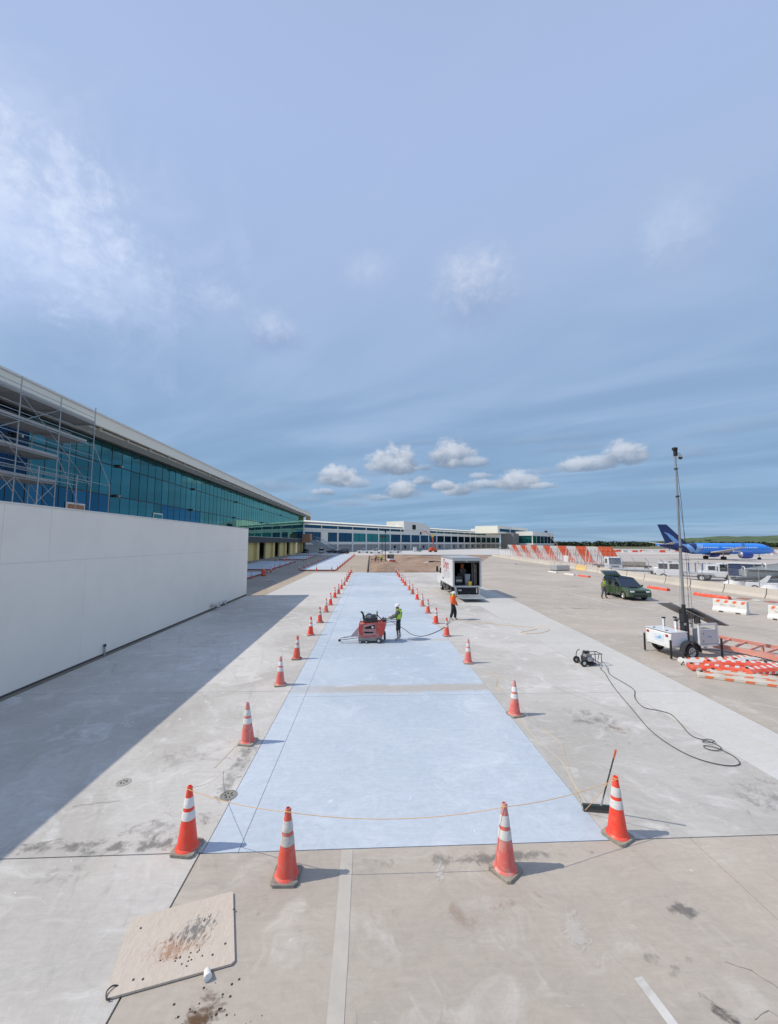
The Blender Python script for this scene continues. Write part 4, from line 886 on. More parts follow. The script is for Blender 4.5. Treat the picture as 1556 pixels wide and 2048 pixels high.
pB = person('person in orange top with lime hood and black trousers walking beside the slab', (5.14, 24.1, 0), R(62),
       dict(kl=(.07, -.12, .52), al=(.08, -.10, .10), tl=(.10, -.27, .035), kr=(-.07, .02, .50), ar=(-.08, .14, .12), tr=(-.09, .0, .035), er=(-.22, -.02, 1.12), wr=(-.13, -.20, .98), el=(.22, -.02, 1.12), wl=(.12, -.20, .96), head=(0, -.05, 1.57), crown=(0, -.05, 1.65), nose=(0, -.13, 1.555)),
       M_HIO, M_BLKCL, M_GUM, hat=M_HAT, hood=M_HIVIZ, scale=1.0, bulk=.055)
pC = person('person in short lime vest and grey jeans standing beside the green car', (20.25, 33.0, 0), R(20),
       dict(el=(.27, .05, 1.16), wl=(.12, -.12, 1.14), er=(-.27, .05, 1.16), wr=(-.12, -.12, 1.14), kl=(.16, -.02, .50), al=(.22, .03, .10), tl=(.25, -.14, .035), kr=(-.16, .0, .50), ar=(-.24, .05, .10), tr=(-.28, -.12, .035)),
       mat('pale_shirt', (.42, .36, .30), .9), M_JEAN, M_BRN, vest=M_HIVIZ, scale=1.06)
skin('hair', {'a': ((0, -.01, 1.62), (.085, .095)), 'b': ((0, .0, 1.68), (.07, .08))}, [('a', 'b')], M_BRN, pC, 1)
pD = person('person in lime top standing far off at the edge of the dug earth', (2.55, 91, .1), R(160), {}, M_HIVIZ, M_BLKCL, M_BRN, hat=M_HAT)
pE = person('crouched dark-clothed person working beside the distant compact roller', (1.2, 93, .1), R(40), dict(chest=(0, -.2, 1.15), neckb=(0, -.3, 1.24), neck=(0, -.34, 1.28), head=(0, -.40, 1.34), crown=(0, -.42, 1.42), nose=(0, -.49, 1.33), sl=(.16, -.28, 1.22), sr=(-.16, -.28, 1.22), el=(.2, -.4, .98), er=(-.2, -.4, .98), wl=(.16, -.55, .8), wr=(-.16, -.55, .8)), M_KHAKI, M_JEAN, M_BRN, hat=mat('orange_hat', (.8, .2, .05), .4))

# ================================================================== red floor saw on the slab
t = thing('concrete_saw', 'dusty red walk-behind concrete saw with black engine on the blue slab', 'concrete saw', (-.02, 19.02, 0), 0); t.scale = (1, 1, .93)
side = [(-.50, .28), (-.52, .78), (-.47, .96), (-.15, 1.0), (.33, 1.02), (.83, 1.06), (.72, .60), (.60, .27), (-.25, .22)]
for yy in (-.34, .31): 
    sp_ = MB().prism(side, yy, yy + .03, 'y').build('side_panel', M_RED, t, bevel=.01)
MB().prism([(-.48, .30), (-.49, .78), (-.45, .92), (.78, 1.0), (.68, .60), (.57, .30)], -.309, .309, 'y').build('frame', M_RED, t)
MB().prism([(-.30, .36), (-.30, .90), (.26, .98), (.36, .42)], -.3405, -.3402 + .0, 'y') if False else MB().prism([(-.28, .36), (-.28, .90), (.25, .97), (.33, .42)], -.3465, -.341, 'y').build('dusty_side_cover', mat('dusty_pink_cover', (.50, .27, .26), .8, var=.15, scale=6), t)
MB().prism([(-.22, .72), (-.20, .80), (.24, .92), (.26, .72)], -.356, -.347, 'y').build('window_slot', M_VOID, t)
MB().prism([(-.24, .50), (-.24, .58), (.18, .56), (.20, .50)], -.356, -.347, 'y').build('window_slot', M_VOID, t)
MB().lathe([(.055, -.375), (.055, -.357), (.001, -.357)], 16, (.15, 0, .80), 'y').build('gauge', M_WHITE, t)
MB().obox((.58, -.352, .72), (.20, .02, .56), (0, R(12), 0)).build('badge_panel', mat('fresh_red', (.62, .07, .045), .5, var=.1), t)
MB().obox((-.42, -.352, .68), (.13, .02, .40), (0, R(2), 0)).build('badge_panel', mat('fresh_red', (.62, .07, .045), .5), t)
eng = MB().box(-.30, .40, -.22, .24, 1.0, 1.16).build('engine', M_DARK, t, bevel=.02)
b = MB()
for k in range(7): b.box(-.26 + k * .09, -.22 + k * .09, -.25, .22, 1.16, 1.28)
b.build('cooling_fins', M_DARK, eng)
MB().lathe([(.10, -.20), (.13, -.18), (.13, .16), (.08, .18)], 14, (-.02, 0, 1.30), 'y').build('air_cleaner', M_STEEL, eng, smooth=True)
MB().lathe([(.10, -.30), (.10, .10), (.05, .12)], 14, (.22, 0, 1.28), 'y').build('alternator', M_DARK, eng, smooth=True)
MB().tube(curve_pts([(-.27, -.05, 1.12), (-.30, -.05, 1.35), (-.34, -.05, 1.47), (-.42, -.05, 1.52)], 4), .045, 8).build('exhaust', M_BLACK, t)
MB().tube([(.36, .05, 1.15), (.37, .05, 1.52)], .03, 7).build('lifting_post', M_BLACK, t)
MB().tube(curve_pts([(-.28, -.2, 1.2), (-.12, -.2, 1.40), (.02, -.2, 1.44), (.20, -.2, 1.36), (.34, -.2, 1.40)], 4), .022, 6).build('roll_bar', M_BLACK, t)
MB().tube(curve_pts([(-.45, -.1, .98), (-.40, -.12, 1.15), (-.30, -.1, 1.25)], 4), .008, 5).build('hose', M_BLACK, t)
MB().tube(curve_pts([(.36, -.1, 1.38), (.52, -.12, 1.20), (.66, -.1, 1.06)], 4), .025, 6).build('hose', M_BLACK, t)
MB().box(.60, .82, -.25, .25, 1.03, 1.16).build('control_box', M_DARK, t, bevel=.02); MB().tube([(.66, -.1, 1.16), (.66, -.1, 1.27)], .018, 6).build('lever', M_BLACK, t)
for s_ in (-.22, .22):
    MB().tube([(.75, s_, 1.02), (1.32, s_, 1.05)], .018, 8).build('handlebar', M_DARK, t)
MB().tube([(.75, -.1, .84), (1.30, -.1, .86)], .014, 8).build('handlebar', M_STEEL, t)
for x, r, y in ((.45, .125, -.42), (.45, .125, .36), (-.14, .085, -.40), (-.14, .085, .36), (-.42, .07, -.38)):
    w = MB().lathe([(r * .6, 0), (r, .01), (r, .06), (r * .6, .07)], 20, (x, y, r), 'y', False).build('wheel', M_BLACK, t, smooth=True)
    MB().lathe([(.001, -.012), (r * .5, -.010), (r * .58, .004), (.02, .03)], 16, (x, y, r), 'y').build('rim', M_ALU, w)
MB().obox((.74, .1, .28), (.10, .5, .34)).build('rear_tyre_box', M_DARK, t, bevel=.03)
MB().prism([(-.52, .32), (-.52, .80), (-.86, .38), (-.84, .33)], -.30, -.27, 'y').build('blade_guard', mat('dusty_clear_flap', (.46, .38, .37), .7, var=.2), t)
MB().prism([(-.52, .14), (-.52, .26), (.60, .30), (.62, .16), (.3, .12)], -.36, .34, 'y').build('chassis', mat('dusty_grey_chassis', (.27, .26, .25), .8, var=.3, scale=12), t)
for z, y in ((.22, -.30), (.29, -.20)): MB().tube([(-.50, y, z + .05), (-1.38, y, z - .06)], .016, 6).build('guide_arm', M_DARK, t)
MB().tube([(-.40, -.32, .12), (-1.34, -.32, .10)], .018, 6).build('guide_arm', M_ALU, t)
MB().lathe([(.02, -.03), (.065, -.025), (.065, .025), (.02, .03)], 14, (-1.40, -.28, .14), 'y').build('guide_wheel', M_BLACK, t)
MB().tube([(-1.38, -.28, .14), (-1.24, -.28, .02)], .008, 4).build('pointer', M_DARK, t)
MB().tube(curve_pts([(-1.28, -.25, .26), (-1.0, -.22, .33), (-.55, -.2, .42)], 4), .007, 4).build('guide_cable', M_BLACK, t)
tag(MB().tube(curve_pts([(1.05, 19.5, .85), (1.7, 19.6, .45), (2.1, 19.7, .16), (2.6, 19.9, .02), (3.2, 20.4, .02), (4.0, 21.6, .02), (4.6, 23.0, .02), (4.95, 23.9, .2)]), .014, 6).build('hose', M_BLACK), 'black water hose running from the red saw worker to the worker in orange', 'hose')

# ================================================================== box truck
BX = thing('box_truck', 'white box truck seen from behind with its rear open and lift platform lowered', 'truck', (8.32, 33.2, 0), 0)
# local: rear at y=0, front +y ; x -1.25..1.25
M_TRIM = mat('aluminium_trim', (.55, .56, .56), .4, .5, var=.08)
MB().box(-1.22, -1.18, .06, 5.6, 1.0, 3.38).build('side_wall', M_WHITEP, BX)
MB().box(1.18, 1.22, .06, 5.6, 1.0, 3.38).build('side_wall', M_WHITEP, BX)
MB().box(-1.17, 1.17, 5.54, 5.60, 1.0, 3.38).build('front_wall', M_WHITEP, BX)
MB().box(-1.24, 1.24, .0, 5.62, 3.385, 3.46).build('roof', M_TRIM, BX)
MB().box(-1.17, 1.17, .02, 5.5, .98, 1.05).build('floor', M_ALU, BX)
b = MB(); b.box(-1.25, -1.10, -.02, .055, .95, 3.38); b.box(1.10, 1.25, -.02, .055, .95, 3.38); b.box(-1.099, 1.099, -.02, .055, 3.18, 3.38); b.box(-1.099, 1.099, -.02, .055, .93, 1.0); b.build('rear_frame', M_TRIM, BX)
b = MB(); b.box(-1.26, -1.225, .06, 5.6, .96, 1.02); b.box(-1.26, -1.225, .06, 5.6, 3.30, 3.37); b.build('rail_trim', M_TRIM, BX)
for x in (-1.16, 1.10): MB().box(x, x + .06, .07, 5.4, 1.06, 3.3).build('inner_shade_sheet', M_VOID, BX)  # near-black sheets: the shade inside the load space is put into their colour
MB().box(-1.09, 1.09, 5.3, 5.5, 1.06, 3.3).build('inner_shade_sheet', M_VOID, BX); MB().box(-1.09, 1.09, .2, 5.3, 3.25, 3.36).build('inner_shade_sheet', M_VOID, BX)
MB().box(-1.08, 1.08, .08, 1.4, 3.05, 3.14).build('rolled_door', mat('grey_rolled_door', (.16, .16, .16), .6), BX)
MB().lathe([(.11, -1.05), (.11, 1.05)], 10, (0, .2, 3.10), 'x').build('door_roller', M_DARK, BX)
MB().box(-.08, .08, .05, .12, 3.08, 3.17).build('door_latch', M_ALU, BX)
for x, w, h in ((.55, .05, 2.0), (.72, .09, 1.9), (.86, .10, 1.8)): MB().box(x, x + w, .5, .6, 1.06, 1.06 + h).build('shelf_post', mat('grimy_shelf', (.22, .20, .17), .7, var=.3), BX)
for z in (1.6, 2.1, 2.6): MB().box(.55, 1.08, .5, 3.5, z, z + .04).build('shelf', M_DARK, BX)
def cargo(name, label, cat, f): 
    t = thing(name, label, cat, (8.32, 33.2, 1.052)); f(t); return t
cargo('bucket', 'yellow bucket standing on the truck bed edge', 'bucket', lambda t: (MB().lathe([(.14, 0), (.18, .34), (.19, .34), (.19, .36), (.16, .36), (.12, .03), (.001, .03)], 16, (.28, .22, 0)).build('bucket_wall', M_YEL, t, smooth=True), MB().tube([(.10, .22, .34), (.12, .1, .42), (.28, .06, .44), (.44, .1, .42), (.46, .22, .34)], .008, 5).build('handle', M_BLACK, t)))
cargo('bin', 'grey plastic bin behind the yellow bucket inside the truck', 'bin', lambda t: (MB().prism([(-.02, 0), (.34, 0), (.38, .9), (-.06, .9)], .45, .8, 'y').build('body', mat('pale_bin', (.26, .28, .33), .6), t), MB().box(-.09, .41, .42, .83, .9, .96).build('lid', mat('pale_bin', (.5, .53, .6)), t)))
cargo('generator', 'dark machine standing at the left inside the truck', 'generator', lambda t: (MB().box(-.85, -.20, .8, 1.7, .1, .75).build('housing', M_DARK, t, bevel=.04), MB().lathe([(.10, .75), (.10, 1.0), (.05, 1.02)], 10, (-.5, 1.1, 0)).build('filter', M_DARK, t), MB().box(-.8, -.25, .78, .795, .3, .45).build('plate', M_STEEL, t)))
cargo('water_jug', 'round orange water jug on a shelf deep inside the truck', 'jug', lambda t: (MB().lathe([(.17, 1.35), (.19, 1.75), (.16, 1.8)], 14, (-.05, 1.6, 0)).build('body', mat('dark_orange_jug', (.45, .14, .03), .6), t), MB().box(-.3, .25, 1.3, 1.9, 0, 1.34).build('stand', M_DARK, t)))
# underbody, lift platform and arms
MB().box(-1.05, 1.05, .3, 5.4, .72, .92).build('chassis', M_DARK, BX)
MB().box(-1.0, 1.0, .10, .35, .35, .92).build('lift_frame', M_BLACK, BX); MB().box(-.85, .85, .0, .10, .45, .60).build('bumper', M_BLACK, BX)
for s_ in (-1, 1):
    MB().tube([(s_ * 1.0, -.02, 1.05), (s_ * .95, -.55, .32)], .022, 6).build('lift_chain', M_STEEL, BX)
    MB().obox((s_ * 1.04, -.08, .62), (.10, .10, .85)).build('lift_column', M_TRIM, BX)
MB().box(.78, .86, -.03, .05, .45, .85).build('light_strip', M_WHITE, BX); MB().box(-.78, -.50, -.03, .05, .62, .74).build('number_plate', M_ALU, BX)
for x in (-.9, .9): MB().box(x - .06, x + .06, -.035, -.02, .74, .82).build('tail_light', M_TAIL, BX)
MB().prism([(-.10, .28), (-.10, .34), (-2.15, .33), (-2.3, .27), (-2.15, .27)], -1.0, 1.0, 'x').build('lift_platform', mat('worn_steel_plate', (.40, .43, .45), .45, .5, var=.2, scale=3, dirt=(.62, .62, .62), dirt_amt=.5, dirt_scale=2), BX)
def wheel(parent, x, y, r, w, rim=M_RIM):
    o = MB().lathe([(r * .62, -w / 2), (r * .97, -w / 2), (r, -w * .35), (r, w * .35), (r * .97, w / 2), (r * .62, w / 2)], 22, (x, y, r), 'x', False).build('wheel', M_BLACK, parent, smooth=True)
    MB().lathe([(.001, -w * .36), (r * .25, -w * .40), (r * .55, -w * .30), (r * .64, -w * .46), (r * .64, w * .46), (r * .55, w * .30), (r * .25, w * .40), (.001, w * .36)], 16, (x, y, r), 'x').build('rim', rim, o)
for s_ in (-1, 1):
    wheel(BX, s_ * .92, 1.35, .40, .44); wheel(BX, s_ * 1.0, 6.2, .40, .26)
    MB().box(s_ * 1.0 - .2, s_ * 1.0 + .2, .80, .83, .30, .85).build('mud_flap', M_BLACK, BX)
MB().box(-1.18, -.9, 2.3, 3.6, .42, .80).build('fuel_tank', M_DARK, BX, bevel=.04); MB().box(-1.2, -.9, 3.8, 4.9, .45, .85).build('tool_box', M_DARK, BX)
MB().prism([(5.72, .55), (5.72, 2.35), (6.0, 2.45), (6.9, 2.30), (7.35, 1.60), (8.25, 1.45), (8.45, 1.2), (8.45, .55), (6.7, .55), (6.6, .85), (6.2, .98), (5.8, .85)], -1.12, 1.12, 'x').build('cab', M_WHITEP, BX, bevel=.04)
MB().prism([(6.05, 1.65), (6.05, 2.25), (6.75, 2.2), (7.1, 1.65)], -1.135, 1.135, 'x').build('side_window', M_DGLASS, BX)
for s_ in (-1, 1):
    mr = MB().box(s_ * 1.40 - .10, s_ * 1.40 + .10, 6.85, 6.95, 1.75, 2.30).build('mirror', M_BLACK, BX, bevel=.02); MB().tube([(s_ * 1.12, 6.9, 1.75), (s_ * 1.38, 6.9, 1.78)], .02, 5).build('mirror_arm', M_BLACK, mr)
M_LOGO = mat('red_lettering', (.45, .035, .05), .6); M_PRINT = mat('grey_lettering', (.30, .31, .35), .6)
ML = Matrix.Translation((-1.2245, 0, 0)) @ Matrix(((0, 0, -1, 0), (-1, 0, 0, 0), (0, 1, 0, 0), (0, 0, 0, 1)))
text_mesh('Onyx', 1.25, 'lettering', M_LOGO, BX, Matrix.Translation((0, 3.3, 2.72)) @ ML, .28)
b = MB()
for r_, (a, c_) in enumerate([(4.2, 1.7), (4.5, 1.4), (4.6, 1.5), (4.4, 1.3), (4.3, 1.9)]):
    y = a; z = 2.15 - r_ * .16
    while y > c_:
        w = random.uniform(.12, .35); b.box(-1.2245, -1.2225, y - w, y, z, z + .055); y -= w + .07
b.build('lettering_lines', M_PRINT, BX); MB().box(-1.2245, -1.2225, 4.1, 4.9, 1.25, 1.42).build('blue_sticker', mat('blue_sticker', (.1, .2, .42), .6), BX)

# ================================================================== cars
def car(label, cat, loc, rz, L, Wd, H, kind, paint, name='parked_car', group=None, detail=True, open_doors=False, glassm=None):
    """front towards +y"""
    t = thing(name, label, cat, loc, rz, group); h = L / 2; gm = glassm or M_DGLASS
    r = .37 if kind != 'sedan' else .32; fa, ra = .305 * L, -.295 * L; belt = .60 * H; hw = Wd / 2
    def arch(y0): return [(y0 + (r + .09) * math.cos(a), .30 + (r + .09) * math.sin(a)) for a in [math.pi * k / 8 for k in range(9)]]
    top = {'suv': [(-h + .04, .85), (-h + .08, belt), (.14 * L, belt + .02), (.22 * L, belt - .02), (h - .18, belt - .12), (h - .03, belt - .28), (h, .55), (h - .03, .32)],
           'pickup': [(-h, .80), (-h, belt + .02), (.14 * L, belt + .02), (.2 * L, belt), (h - .15, belt - .08), (h, belt - .2), (h + .02, .55), (h - .02, .38)],
           'sedan': [(-h + .02, .7), (-h + .05, belt - .02), (-h + .5, belt + .03), (.2 * L, belt - .02), (h - .2, belt - .18), (h, .5), (h - .02, .28)]}[kind]
    poly = [(-h + .03, .34)] + top + arch(fa) + arch(ra)
    MB().prism(poly, -hw, hw, 'x').build('body', paint, t, bevel=.05)
    ys = {'suv': (-h + .10, -h + .50, .02 * L, .225 * L), 'pickup': (-.14 * L, -.12 * L, .06 * L, .19 * L), 'sedan': (-.36 * L, -.24 * L, .02 * L, .22 * L)}[kind]
    zt = H - .05; a, b_ = hw - .05, hw - .20
    MB().loft([[(-a, ys[0], belt - .02), (a, ys[0], belt - .02), (a, ys[3], belt - .02), (-a, ys[3], belt - .02)], [(-b_, ys[1], zt), (b_, ys[1], zt), (b_, ys[2], zt), (-b_, ys[2], zt)]]).build('window_glass', gm, t, bevel=.03)
    MB().loft([[(-b_ - .02, ys[1] - .05, zt + .002), (b_ + .02, ys[1] - .05, zt + .002), (b_ + .02, ys[2] + .05, zt + .002), (-b_ - .02, ys[2] + .05, zt + .002)], [(-b_ + .06, ys[1] + .05, H), (b_ - .06, ys[1] + .05, H), (b_ - .06, ys[2] - .08, H), (-b_ + .06, ys[2] - .08, H)]]).build('roof', M_DGLASS if open_doors else paint, t, bevel=.02)
    for s_ in (-1, 1):
        for (ya, yb) in ((ys[3], ys[2]), (ys[0], ys[1])): MB().tube([(s_ * (a + .005), ya, belt), (s_ * (b_ + .005), yb, zt)], .04, 5).build('pillar', paint, t)
        ym = (ys[1] + ys[2]) / 2; MB().tube([(s_ * (a + .006), ym, belt), (s_ * (b_ + .006), ym, zt)], .03, 5).build('pillar', M_BLACK, t)
        wheel(t, s_ * (hw - .13), fa, r, .24); wheel(t, s_ * (hw - .13), ra, r, .24)
        MB().obox((s_ * (hw - .32), h - .02, belt - .30), (.34, .10, .13)).build('headlight', M_LAMP, t, bevel=.02)
        MB().obox((s_ * (hw - .14), -h + .03, belt - .18), (.20, .08, .22)).build('tail_light', M_TAIL, t)
        if detail:
            MB().obox((s_ * (hw + .11), ys[3] - .25, belt + .06), (.20, .10, .15)).build('mirror', M_BLACK, t, bevel=.02)
            for yd in (ys[3] - .35, ym - .1): MB().obox((s_ * (hw + .003), yd - .35, belt - .14), (.02, .16, .03)).build('door_handle', M_BLACK, t)
            MB().box(s_ * hw - .004, s_ * hw + .004, ym - .012, ym + .012, .42, belt).build('door_gap', M_BLACK, t)
    MB().box(-hw * .55, hw * .55, h - .06, h + .02, belt - .40, belt - .24).build('grille', M_BLACK, t, bevel=.015)
    MB().box(-hw * .6, hw * .6, h - .06, h + .005, .36, .52).build('lower_grille', M_BLACK, t)
    MB().box(-hw + .1, hw - .1, ra - .6, fa + .5, .24, .50).build('underbody', M_BLACK, t)
    if kind == 'pickup': MB().box(-hw + .10, hw - .10, -h + .08, ys[0] - .08, belt + .021, belt + .03).build('bed_liner', M_BLACK, t)
    return t
M_GREEN = mat('dark_green_car_paint', (.052, .095, .042), .28, .2, var=.05, coat=.7)
suv = car('dark green car with raised tailgate and open side door beside the standing man', 'car', (22.55, 33.7, 0), R(180 - 6), 5.0, 1.94, 1.80, 'suv', M_GREEN, 'green_car', open_doors=True); suv.scale = (.95, .95, .97)
tg = MB().obox((0, -2.45, 2.0), (1.55, 1.0, .07), (R(-24), 0, 0)).build('tailgate', M_GREEN, suv, bevel=.03); MB().obox((0, -2.34, 1.998), (1.25, .50, .09), (R(-24), 0, 0)).build('tailgate_glass', M_DGLASS, tg)
dr = MB().obox((1.42, .20, .78), (.07, .98, .66), (0, 0, R(52))).build('open_door', M_GREEN, suv, bevel=.03); MB().obox((1.42, .20, 1.32), (.04, .80, .38), (0, 0, R(52))).build('door_window', M_DGLASS, dr)
MB().box(-.35, .35, 1.25, 1.50, 1.045, 1.09).build('hood_scoop', M_BLACK, suv)
# the pickups and cars before the far terminal
GP = 'vehicles parked before the far terminal'
M_BLKP = mat('black_vehicle_paint', (.02, .021, .024), .3, coat=.6, var=.05)
for lab, x, y, rz, k, p in [('white pickup truck parked third from the right before the far terminal', -3.0, 170, 82, 'pickup', M_WHITEP), ('white pickup truck nearest the dark lamp post before the far terminal', 2.2, 166, 75, 'pickup', M_WHITEP), ('white pickup truck parked at the right of the row before the far terminal', 10.6, 171, 86, 'pickup', M_WHITEP),
                          ('white pickup parked partly behind the other two before the far terminal', 3.2, 184, 80, 'pickup', M_WHITEP), ('dark grey car parked left of the white pickups', -12.5, 181, 80, 'suv', M_BLKP), ('white pickup beside the black trucks at the terminal corner', -21.0, 168, 170, 'pickup', M_WHITEP),
                          ('black pickup right of the white one at the terminal corner', -15.8, 166, 95, 'pickup', M_BLKP), ('black truck at the foot of the glass terminal corner', -27.0, 163, 175, 'suv', M_BLKP), ('dark low car at the far left end of the row', -11.0, 160, 85, 'sedan', M_BLKP),
                          ('blue grey car far off left of the red boom lift', 24.5, 203, 60, 'suv', mat('blue_grey_paint', (.16, .2, .28), .3, coat=.5))]:
    car(lab, 'pickup' if k == 'pickup' else 'car', (x, y, 0), R(rz), 5.6 if k == 'pickup' else 4.8, 1.98, 1.9 if k == 'pickup' else 1.7, k, p, 'parked_pickup' if k == 'pickup' else 'parked_car', GP, detail=False)
t = thing('box', 'white upright box standing left of the red boom lift far off', 'box', (22.5, 196, 0)); MB().box(-.8, .8, -.8, .8, 0, 2.2).build('body', M_WHITE, t); MB().box(-.9, .9, -.9, .9, 2.2, 2.35).build('lid', M_WHITE, t)
# boom lift
M_LIFT = mat('orange_red_lift_paint', (.62, .10, .035), .5, var=.1)
t = thing('boom_lift', 'orange red boom lift with raised arm in front of the far terminal', 'boom lift', (31, 192, 0), R(10))
MB().box(-2.0, 2.0, -1.1, 1.1, .45, 1.3).build('chassis', M_LIFT, t, bevel=.05); MB().box(-1.2, 1.5, -1, 1, 1.3, 2.4).build('turret', M_LIFT, t, bevel=.05)
for x in (-1.4, 1.4):
    for y in (-1.05, 1.05): wheel(t, y, x, .45, .3) if False else MB().lathe([(.2, -.15), (.45, -.13), (.45, .13), (.2, .15)], 16, (x, y, .45), 'y').build('wheel', M_BLACK, t)
MB().tube([(.6, 0, 2.3), (-.3, 0, 8.2)], .28, 6).build('lower_boom', M_LIFT, t); MB().tube([(-.3, 0, 8.0), (-4.2, 0, 10.4)], .16, 6).build('upper_boom', M_LIFT, t)
b = MB(); b.box(-5.4, -4.2, -.6, .6, 9.9, 10.0)
for x in (-5.4, -4.25):
    for y in (-.6, .55): b.box(x, x + .06, y, y + .06, 10.0, 11.0)
b.build('basket', M_LIFT, t); MB().box(-.5, .4, -.35, .35, 7.4, 8.9).build('knuckle', mat('yellow_lift', (.75, .5, .1), .5), t)
t = thing('boom_lift', 'thin distant boom arm slanting up before the pier building', 'boom lift', (128, 262, 0), R(0))
MB().box(-2, 2, -1.2, 1.2, .5, 2.6).build('chassis', M_LIFT, t); MB().tube([(1.5, 0, 2.5), (-6.5, 0, 12.5)], .25, 5).build('boom', mat('pale_orange_boom', (.6, .36, .28), .6), t); MB().box(-7.6, -6.2, -.7, .7, 12.0, 13.2).build('basket', M_DARK, t)
# lamp posts / machines over the dug earth
t = thing('lamp_post', 'tall thin dark post standing at the edge of the dug earth', 'post', (3.4, 88.5, 0)); MB().tube([(0, 0, 0), (0, 0, 7.0)], [.09, .06], 8).build('pole', M_BLACK, t); MB().box(-.25, .25, -.15, .15, 5.9, 6.3).build('lamp_head', M_DARK, t); MB().box(-.18, .18, -.12, .12, 7.0, 7.3).build('cap', M_BLACK, t)
t = thing('lamp_post', 'more distant dark post standing before the far terminal windows', 'post', (4.5, 150, 0)); MB().tube([(0, 0, 0), (0, 0, 7.5)], .11, 6).build('pole', M_BLACK, t); MB().box(-.9, .9, -.2, .2, 6.6, 7.4).build('lamp_head', M_DARK, t)
t = thing('compact_roller', 'small white and red compact machine with canopy at the edge of the dug earth', 'roller', (4.55, 86, 0), R(15))
MB().box(-.65, .65, -1.1, .9, .45, 1.15).build('body', M_WHITEP, t, bevel=.08); MB().box(-.66, .66, -1.2, -.6, .3, .9).build('hood', mat('fresh_red', (.62, .07, .045), .5), t, bevel=.05); MB().box(-.6, .6, -.4, .8, 2.1, 2.2).build('canopy', M_WHITEP, t, bevel=.03)
for x in (-.55, .55):
    for y in (-.3, .7): MB().tube([(x, y, 1.1), (x, y, 2.1)], .04, 5).build('canopy_post', M_BLACK, t)
MB().box(-.54, .54, -.25, .68, 1.16, 2.05).build('cab_glass', M_DGLASS, t)
for y in (-.8, .7): MB().lathe([(.05, -.7), (.42, -.7), (.42, .7), (.05, .7)], 18, (0, y, .38), 'x').build('drum', M_DARK, t)
for x, y, l in ((1.0, 88, 'brown timber trestle left of the compact roller'), (2.2, 97, 'second brown trestle behind the worker in lime'), (12.5, 168, 'brown trestle near the rightmost white pickup')):
    t = thing('trestle', l, 'trestle', (x, y, 0)); MB().box(-1, 1, -.08, .08, .9, 1.05).build('beam', mat('brown_timber', (.16, .09, .05), .8), t)
    for s_ in (-.8, .8):
        for d in (-.3, .3): MB().tube([(s_, 0, .95), (s_, d, 0)], .05, 4).build('leg', mat('brown_timber', (.16, .09, .05), .8), t)
tag(MB().box(14.2, 20.5, 93.6, 94.2, -.35, .30).build('pipe_trench_board', mat('black_pipe', (.02, .02, .02), .8)), 'dark board lying along the trench in the dug earth left of the truck', 'board')

# ================================================================== solar camera trailer
t = thing('camera_trailer', 'white solar camera trailer with tall grey mast and black mudguards', 'trailer', (0, 0, 0), 0)
AN = R(-7)
TM = Matrix.Translation((12.42, 15.72, 0)) @ Matrix.Rotation(R(6), 4, 'Z') @ Matrix.Diagonal((.92, .92, 1, 1))
t.matrix_world = TM
# local x = towards tongue (right), y = away ; origin near left corner at ground
MB().prism([(0, .52), (0, .98), (.12, 1.06), (.80, 1.06), (.86, 1.0), (.86, .52)], .02, 1.42, 'y').build('battery_box', M_WHITEP, t, bevel=.015)
MB().box(-.02, .88, .0, 1.44, 1.062, 1.085).build('box_lid', M_WHITEP, t, bevel=.008)
for y in (.16, 1.22): MB().box(-.012, -.001, y, y + .14, .86, .96).build('reflector', M_TAIL, t)
MB().box(-.008, -.001, .42, .95, .62, .90).build('logo_panel', mat('pale_decal', (.62, .70, .78), .5, var=.05), t)
b = MB(); b.lathe([(.07, -.014), (.07, -.009), (.001, -.009)], 12, (0, .60, .78), 'x'); b.prism([(.66, .70), (.90, .74), (.66, .78)], -.014, -.009, 'x'); b.build('logo', mat('pale_blue_decal', (.22, .42, .66), .5), t)
for y in (.35, 1.05): MB().box(.1, .2, y, y + .05, 1.086, 1.11).build('latch', M_BLACK, t)
MB().box(-.02, 2.55, .10, .20, .44, .52).build('frame_rail', M_WHITEP, t); MB().box(-.02, 2.55, 1.24, 1.34, .44, .52).build('frame_rail', M_WHITEP, t)
for x in (-.02, .9, 1.6, 2.45): MB().box(x, x + .09, .201, 1.239, .44, .52).build('cross_rail', M_WHITEP, t)
for (x, y) in ((-.05, .0), (-.05, 1.46), (2.6, .0), (2.6, 1.46)):
    j = MB().box(x - .03, x + .03, y - .03, y + .03, .04, .78).build('jack', M_BLACK, t); MB().box(x - .10, x + .10, y - .09, y + .09, 0, .035).build('jack_foot', M_ALU, j)
MB().tube([(-.06, 1.46, .62), (-.35, 1.50, .62)], .018, 6).build('tow_pin', M_ALU, t)
